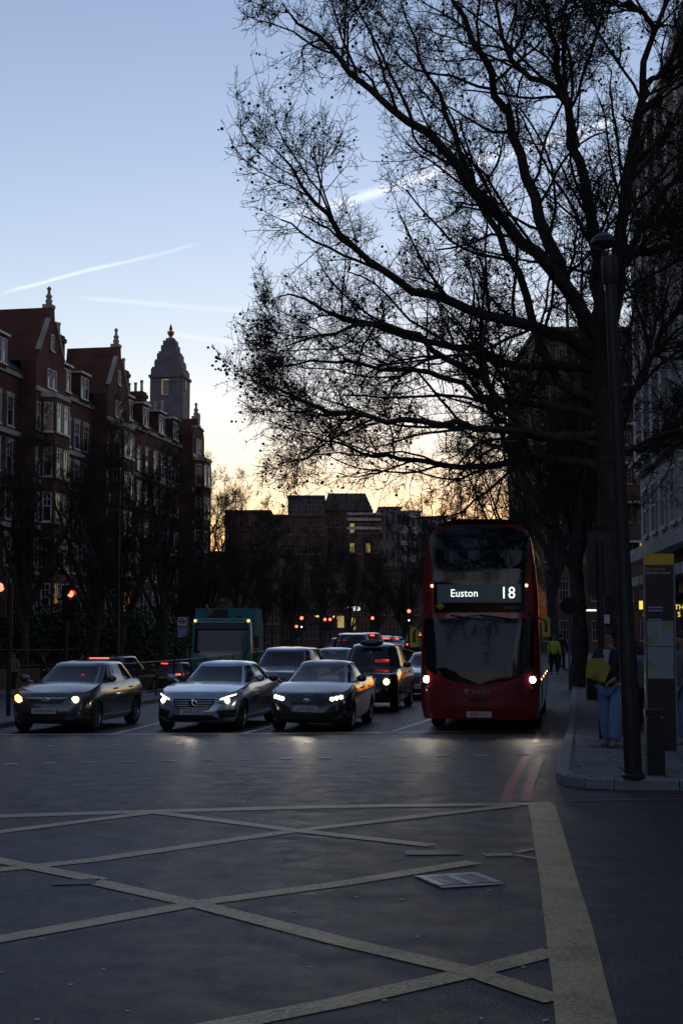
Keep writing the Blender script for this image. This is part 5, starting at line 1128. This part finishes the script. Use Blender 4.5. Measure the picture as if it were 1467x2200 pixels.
# bins
def bin_(label, px, py, h, w, mat='black_metal'):
    p = gp(px, py, .12); t = thing('litter_bin', label, 'bin', (p.x, p.y, p.z), R(-5)); m = MB(); m.prism([(-w, -w), (w, -w), (w * 1.04, w), (-w * 1.04, w)], 0, h * .86); m.obj('body', mat, t); MB().box(-w * 1.12, w * 1.12, -w * 1.12, w * 1.12, h * .9, h).obj('lid', mat, t)
    for s in (-1, 1): MB().box(s * w * .9 - .015, s * w * .9 + .015, -w * .8, w * .8, h * .86, h * .9).obj('lid_support', 'grey_metal', t)
bin_('slim dark litter bin on the pavement right of the lamp post', 1407, 1664, .74, .1); bin_('dark litter bin behind the man with the yellow folder', 1273, 1502, .98, .18)
# notice on the tree, round sign
q = at(1303, 1330, 25.6); o = MB().box(-.05, .05, 0, .01, -.08, .08).obj('notice', 'print_white', None, label='small pale notice fixed to the big tree trunk', cat='notice'); o.location = q
q = at(1221, 1302, 49); t = thing('round_sign', 'round dark sign on a post beside the second right-hand tree', 'sign', (q.x, q.y, G(q.x, q.y) + .1)); h = q.z - t.location.z; MB().tube((0, .05, 0), (0, .05, h + .3), .035, n=8).obj('post', 'grey_metal', t); MB().tube((0, 0, h), (0, .02, h), .3, n=24).obj('disc', 'black_metal', t)
# bus stop flag and lit advert by the far pavement
q = at(403, 1330, 74); z0 = G(q.x, 74) + .1; t = thing('bus_stop', 'bus stop flag with roundel on a pole left of the refuse truck', 'bus stop', (q.x, 74, z0)); h = q.z - z0
MB().tube((0, 0, -.2), (0, 0, h + .15), .045, n=8).obj('pole', 'grey_metal', t); f = MB().box(-.5, -.05, -.02, .02, h - .35, h + .1).obj('flag', 'print_white', t); MB().box(-.5, -.05, -.02, .02, h - .95, h - .42).obj('route_panel', 'print_blue', t)
m = MB(); n = 24
for i in range(n):
    a, b = 2 * math.pi * i / n, 2 * math.pi * (i + 1) / n; m.add([(-.275 + math.cos(q_) * r_, -.025, h - .12 + math.sin(q_) * r_) for q_, r_ in ((a, .15), (b, .15), (b, .1), (a, .1))], [(0, 1, 2, 3)])
m.obj('roundel', 'print_black', f); MB().box(-.46, -.09, -.028, -.0255, h - .15, h - .09).obj('roundel_bar', 'print_black', f)
q = at(437, 1390, 77); z0 = G(q.x, 77) + .1; t = thing('advert_panel', 'blue lit advertising panel at the bus shelter left of the truck', 'advert', (q.x, 77, z0)); MB().box(-.62, .62, -.08, .08, .3, 2.3).obj('frame', 'black_metal', t); MB().box(-.56, .56, -.1, -.082, 1.15, 2.24).obj('lit_face', 'ad_blue', t); MB().box(-.56, .56, -.1, -.082, .4, 1.14).obj('lit_face', 'ad_white', t); o = mk('lettering', text_mesh('S', .3, 'sign_white', .002), t); o.location = (-.3, -.103, 1.6); o.rotation_euler = (R(90), 0, 0)
# railings: every panel an object of the fence
def fence(label, pts, h, nm='guard_railing', zo=.12):
    t = thing(nm, label, 'railing', (pts[0].x, pts[0].y, 0))
    for a, b in zip(pts, pts[1:]):
        A, B = Vector((a.x, a.y, G(a.x, a.y) + zo)) - t.location, Vector((b.x, b.y, G(b.x, b.y) + zo)) - t.location; up = Vector((0, 0, 1)); L = (B - A).length
        MB().tube(A - up * .1, A + up * (h + .03), .03, n=7).obj('post', 'black_metal', t); MB().tube(A + up * h, B + up * h, .022, n=6).obj('top_rail', 'black_metal', t); MB().tube(A + up * .14, B + up * .14, .018, n=6).obj('bottom_rail', 'black_metal', t)
        for k in range(int(L / .125)): q = A.lerp(B, (k + .5) * .125 / L); MB().tube(q + up * .14, q + up * h, .008, n=4, cap=False).obj('baluster', 'black_metal', t)
fence('dark pedestrian guard railing on the central island behind the silver saloon', [qy(-13.0, y) for y in np.arange(39.5, 63, 2.0)], 1.05)
pts = [Vector(((px - 733.5) / FPX * d, d, 0)) for px, d in ((905, 58), (890, 61.5), (872, 65.5), (852, 70), (834, 75))]
fence('dark guard railing sloping away left of the bus', pts, 1.1, zo=.0)
# ------------------------------------------------------------------ people
def skin(name, verts, edges, radii, mat, parent, sub=2, root=0):
    me = bpy.data.meshes.new(name); me.from_pydata([tuple(v) for v in verts], edges, []); o = bpy.data.objects.new(name, me); C.objects.link(o)
    sk = o.modifiers.new('s', 'SKIN'); sk.use_smooth_shade = True
    for i, r in enumerate(radii): d = me.skin_vertices[0].data[i]; d.radius = r if isinstance(r, tuple) else (r, r); d.use_root = (i == root)
    ss = o.modifiers.new('u', 'SUBSURF'); ss.levels = sub; ss.render_levels = sub
    dg = bpy.context.evaluated_depsgraph_get(); out = bpy.data.meshes.new_from_object(o.evaluated_get(dg)); bpy.data.objects.remove(o)
    out.materials.clear(); out.materials.append(MATS[mat]); out.polygons.foreach_set('use_smooth', [True] * len(out.polygons)); return mk(name, out, parent)
def person(label, loc, rz, h=1.75, top='black_cloth', legs='black_cloth', shoe='shoe', shirt=None, hair='hair', arms=None, stride=.12, wide=1.0, fingers=False, glasses=False, group=None, long_hair=False, hat=None):
    t = thing('person', label, 'person', loc, rz, group); k = h / 1.75; V3 = lambda x, y, z: Vector((x * k, y * k, z * k))
    # arms: per side list of (elbow, wrist)
    arms = arms or {1: ((.02, .26, 1.13), (.08, .27, .88)), -1: ((-.02, -.26, 1.13), (.06, -.27, .88))}
    v, e, r = [], [], []
    def add(p, rad, frm=None):
        v.append(V3(*p)); r.append(rad * k if not isinstance(rad, tuple) else (rad[0] * k, rad[1] * k))
        if frm is not None: e.append((frm, len(v) - 1))
        return len(v) - 1
    pel = add((0, 0, .95), (.15, .11)); sp = add((0, 0, 1.12), (.14, .10), pel); ch = add((0, 0, 1.32), (.155, .105), sp); nk0 = add((0, 0, 1.46), .06, ch); nk = add((.01, 0, 1.52), .05, nk0); hd = add((.025, 0, 1.60), (.072, .085), nk); hd2 = add((.02, 0, 1.68), (.07, .085), hd)
    add((.115, 0, 1.60), .012, hd)
    A, Lg = {}, {}
    for s in (1, -1):
        sh = add((0, s * .17, 1.40), .06, ch); el, wr = arms[s]; E_ = add(el, .043, sh); W_ = add(wr, .03, E_)
        d = (Vector(wr) - Vector(el)).normalized(); hand = Vector(wr) + d * .07; H_ = add(tuple(hand), (.036, .02), W_); A[s] = (sh, E_, W_, el, wr)
        if fingers:
            sd = d.cross(Vector((0, 0, 1))).normalized(); nn = sd.cross(d)
            for f in range(4):
                b0 = hand + d * .03 + sd * (f - 1.5) * .02; b1 = b0 + d * (.045 - .006 * abs(f - 1.2)) ; b2 = b1 + d * .02 - nn * .03
                i0 = add(tuple(b0), .010, H_); i1 = add(tuple(b1), .009, i0); add(tuple(b2), .008, i1)
            b0 = hand - d * .02 + sd * -.04; i0 = add(tuple(b0), .011, H_); add(tuple(b0 + d * .04 + sd * -.02), .009, i0)
        x1 = s * stride
        hp = add((0, s * .09, .88), .09, pel); kn = add((x1 * .5 + .02, s * .10, .50), .06, hp); an = add((x1 - .02, s * .10, .10), .042, kn); ft = add((x1 + .12, s * .115, .045), (.04, .032), an); add((x1 + .18, s * .12, .035), (.034, .024), ft); Lg[s] = (hp, kn, an, ft)
    skin('body', v, e, r, 'skin', t)
    jv, je, jr = [], [], []
    def aj(p, rad, frm=None):
        jv.append(V3(*p)); jr.append(rad * k if not isinstance(rad, tuple) else (rad[0] * k, rad[1] * k))
        if frm is not None: je.append((frm, len(jv) - 1))
        return len(jv) - 1
    a0 = aj((0, 0, .84), (.19 * wide ** .3, .14)); a1 = aj((0, 0, 1.05), (.175, .13), a0); a2 = aj((0, 0, 1.30), (.185, .13), a1); aj((0, 0, 1.45), (.085, .075), a2)
    for s in (1, -1):
        b = aj((0, s * .18, 1.39), .078, a2); el, wr = arms[s]; c = aj(el, .062, b); w_ = Vector(el).lerp(Vector(wr), .94); aj(tuple(w_), .047, c)
    skin('jacket', jv, je, jr, top, t)
    tv, te, tr = [], [], []
    tv.append(V3(0, 0, .93)); tr.append((.165 * k, .125 * k))
    for s in (1, -1):
        x1 = s * stride
        for p, rad in (((0, s * .095, .84), .105), ((x1 * .5 + .02, s * .105, .5), .083 * wide), ((x1 - .02, s * .105, .09), .07 * wide ** 1.3)):
            tv.append(V3(*p)); tr.append(rad * k); te.append((len(tv) - 2 if p[2] < .8 else 0, len(tv) - 1))
    skin('trousers', tv, te, tr, legs, t)
    for s in (1, -1):
        x1 = s * stride; m = MB(); m.ball(((x1 + .07) * k, s * .115 * k, .05 * k), .06 * k, 10, 8, sx=2.3, sy=.85, sz=.85); m.obj('shoe', shoe, t, smooth=60)
    m = MB(); m.ball((-.005 * k, 0, 1.665 * k), .105 * k, 14, 10, sx=1.0, sy=.86, sz=1.0)
    hv = [(x, y, z) for x, y, z in m.v]; m.v = [(x - (.05 * k if (z < 1.66 * k and x > 0) else 0), y, z) for x, y, z in hv]; m.obj('hair', hair, t, smooth=60)
    if long_hair: m = MB(); m.ball((-.05 * k, 0, 1.54 * k), .1 * k, 12, 8, sx=.6, sy=.95, sz=1.5); m.obj('hair', hair, t, smooth=60)
    if shirt: m = MB(); m.add([V3(.132, -.05, 1.44), V3(.132, .05, 1.44), V3(.15, .02, 1.16), V3(.15, -.02, 1.16), V3(.06, -.05, 1.44), V3(.06, .05, 1.44), V3(.06, .02, 1.16), V3(.06, -.02, 1.16)], [(0, 1, 2, 3), (4, 7, 6, 5), (0, 4, 5, 1), (1, 5, 6, 2), (2, 6, 7, 3), (3, 7, 4, 0)]); m.obj('shirt', shirt, t)
    if glasses:
        m = MB()
        for s in (1, -1):
            n = 12
            for i in range(n): a, b = 2 * math.pi * i / n, 2 * math.pi * (i + 1) / n; m.tube(V3(.118, s * .034 + .024 * math.cos(a), 1.625 + .02 * math.sin(a)), V3(.118, s * .034 + .024 * math.cos(b), 1.625 + .02 * math.sin(b)), .003 * k, n=4)
            m.tube(V3(.115, s * .058, 1.63), V3(.0, s * .08, 1.63), .003 * k, n=4)
        m.tube(V3(.12, -.01, 1.63), V3(.12, .01, 1.63), .003 * k, n=4); m.obj('glasses', 'black_plastic', t)
    return t, V3
# man with the yellow folder, facing the road and the camera
p = gp(1312, 1606, .12)
mn, V3 = person('man in dark jacket, glasses and pale wide jeans holding a yellow folder', (p.x, p.y, p.z), R(-122), 1.72, 'navy_cloth', 'pale_blue_cloth', 'shoe', 'shirt', arms={-1: ((.06, -.27, 1.14), (.30, -.14, 1.10)), 1: ((.0, .27, 1.13), (.2, .13, 1.0))}, stride=.13, wide=1.25, fingers=True, glasses=True)
fo = MB(); q = [(-.17, -.10), (.10, -.17), (.20, .04), (.10, .17), (-.12, .15)]; fo.prism([(a, b) for a, b in q], -.006, .006, axis='x'); f_ = fo.obj('folder', 'folder_yellow', None, label='yellow paper folder held by the man in dark jacket', cat='folder')
c = mn.matrix_basis @ V3(.36, -.06, 1.14); f_.location = c; f_.rotation_euler = (0, R(10), mn.rotation_euler.z); f_.scale = (1, 1.05, 1.05)
# woman behind the lamp post
p = gp(1381, 1572, .12); wm, V3 = person('person in dark coat with bright blue scarf half hidden behind the lamp post', (p.x, p.y, p.z), R(60), 1.68, 'black_cloth', 'black_cloth', 'shoe', long_hair=True)
m = MB(); m.ball(V3(-.02, 0, 1.44), .16, 14, 8, sx=.95, sy=1.15, sz=.8); m.obj('scarf', 'pale_blue_cloth', wm, smooth=60)
bg_ = MB().ball((0, 0, 0), .22, 14, 10, sx=.35, sy=.8, sz=1.15).obj('shoulder_bag', 'grey_cloth', None, smooth=60, label='grey round shoulder bag carried behind the lamp post', cat='bag'); q = at(1374, 1452, p.y - .12); bg_.location = q; bg_.rotation_euler = (0, 0, R(70))
p = gp(1470, 1600, .12); person('person in grey top at the right edge beside the map sign', (p.x, p.y, p.z), R(200), 1.7, 'grey_cloth', 'denim', 'shoe', long_hair=True)
def far_person(label, px, d, rz, h=1.72, zo=.12, **kw): x = (px - 733.5) / FPX * d; return person(label, (x, d, G(x, d) + zo), rz, h, **kw)
far_person('pedestrian in yellow high-visibility vest beyond the bus', 1187, 62, R(-80), top='hi_vis'); far_person('pedestrian in dark clothes walking beside the second right-hand tree', 1203, 66, R(80), top='black_cloth')
far_person('pedestrian at the left edge on the island beside the signal pole', 34, 62, R(-100), top='grey_cloth', stride=.2); far_person('pedestrian in dark coat before the garden wall', 98, 68, R(180), top='black_cloth'); far_person('pedestrian walking past the garden wall above the dark hatchback', 192, 70, R(10), top='navy_cloth'); far_person('pedestrian in pale top behind the dark hatchback roof', 178, 66, R(0), top='grey_cloth')
dr, V3 = person('bus driver in pale shirt at the wheel of the bus', (0, 0, 0), HEAD, 1.72, 'shirt', 'black_cloth', arms={1: ((.2, .27, 1.2), (.42, .15, 1.18)), -1: ((.2, -.27, 1.2), (.42, -.15, 1.18))}, stride=.0)
dr.location = bus.matrix_basis @ Vector((3.62, .55, .42))
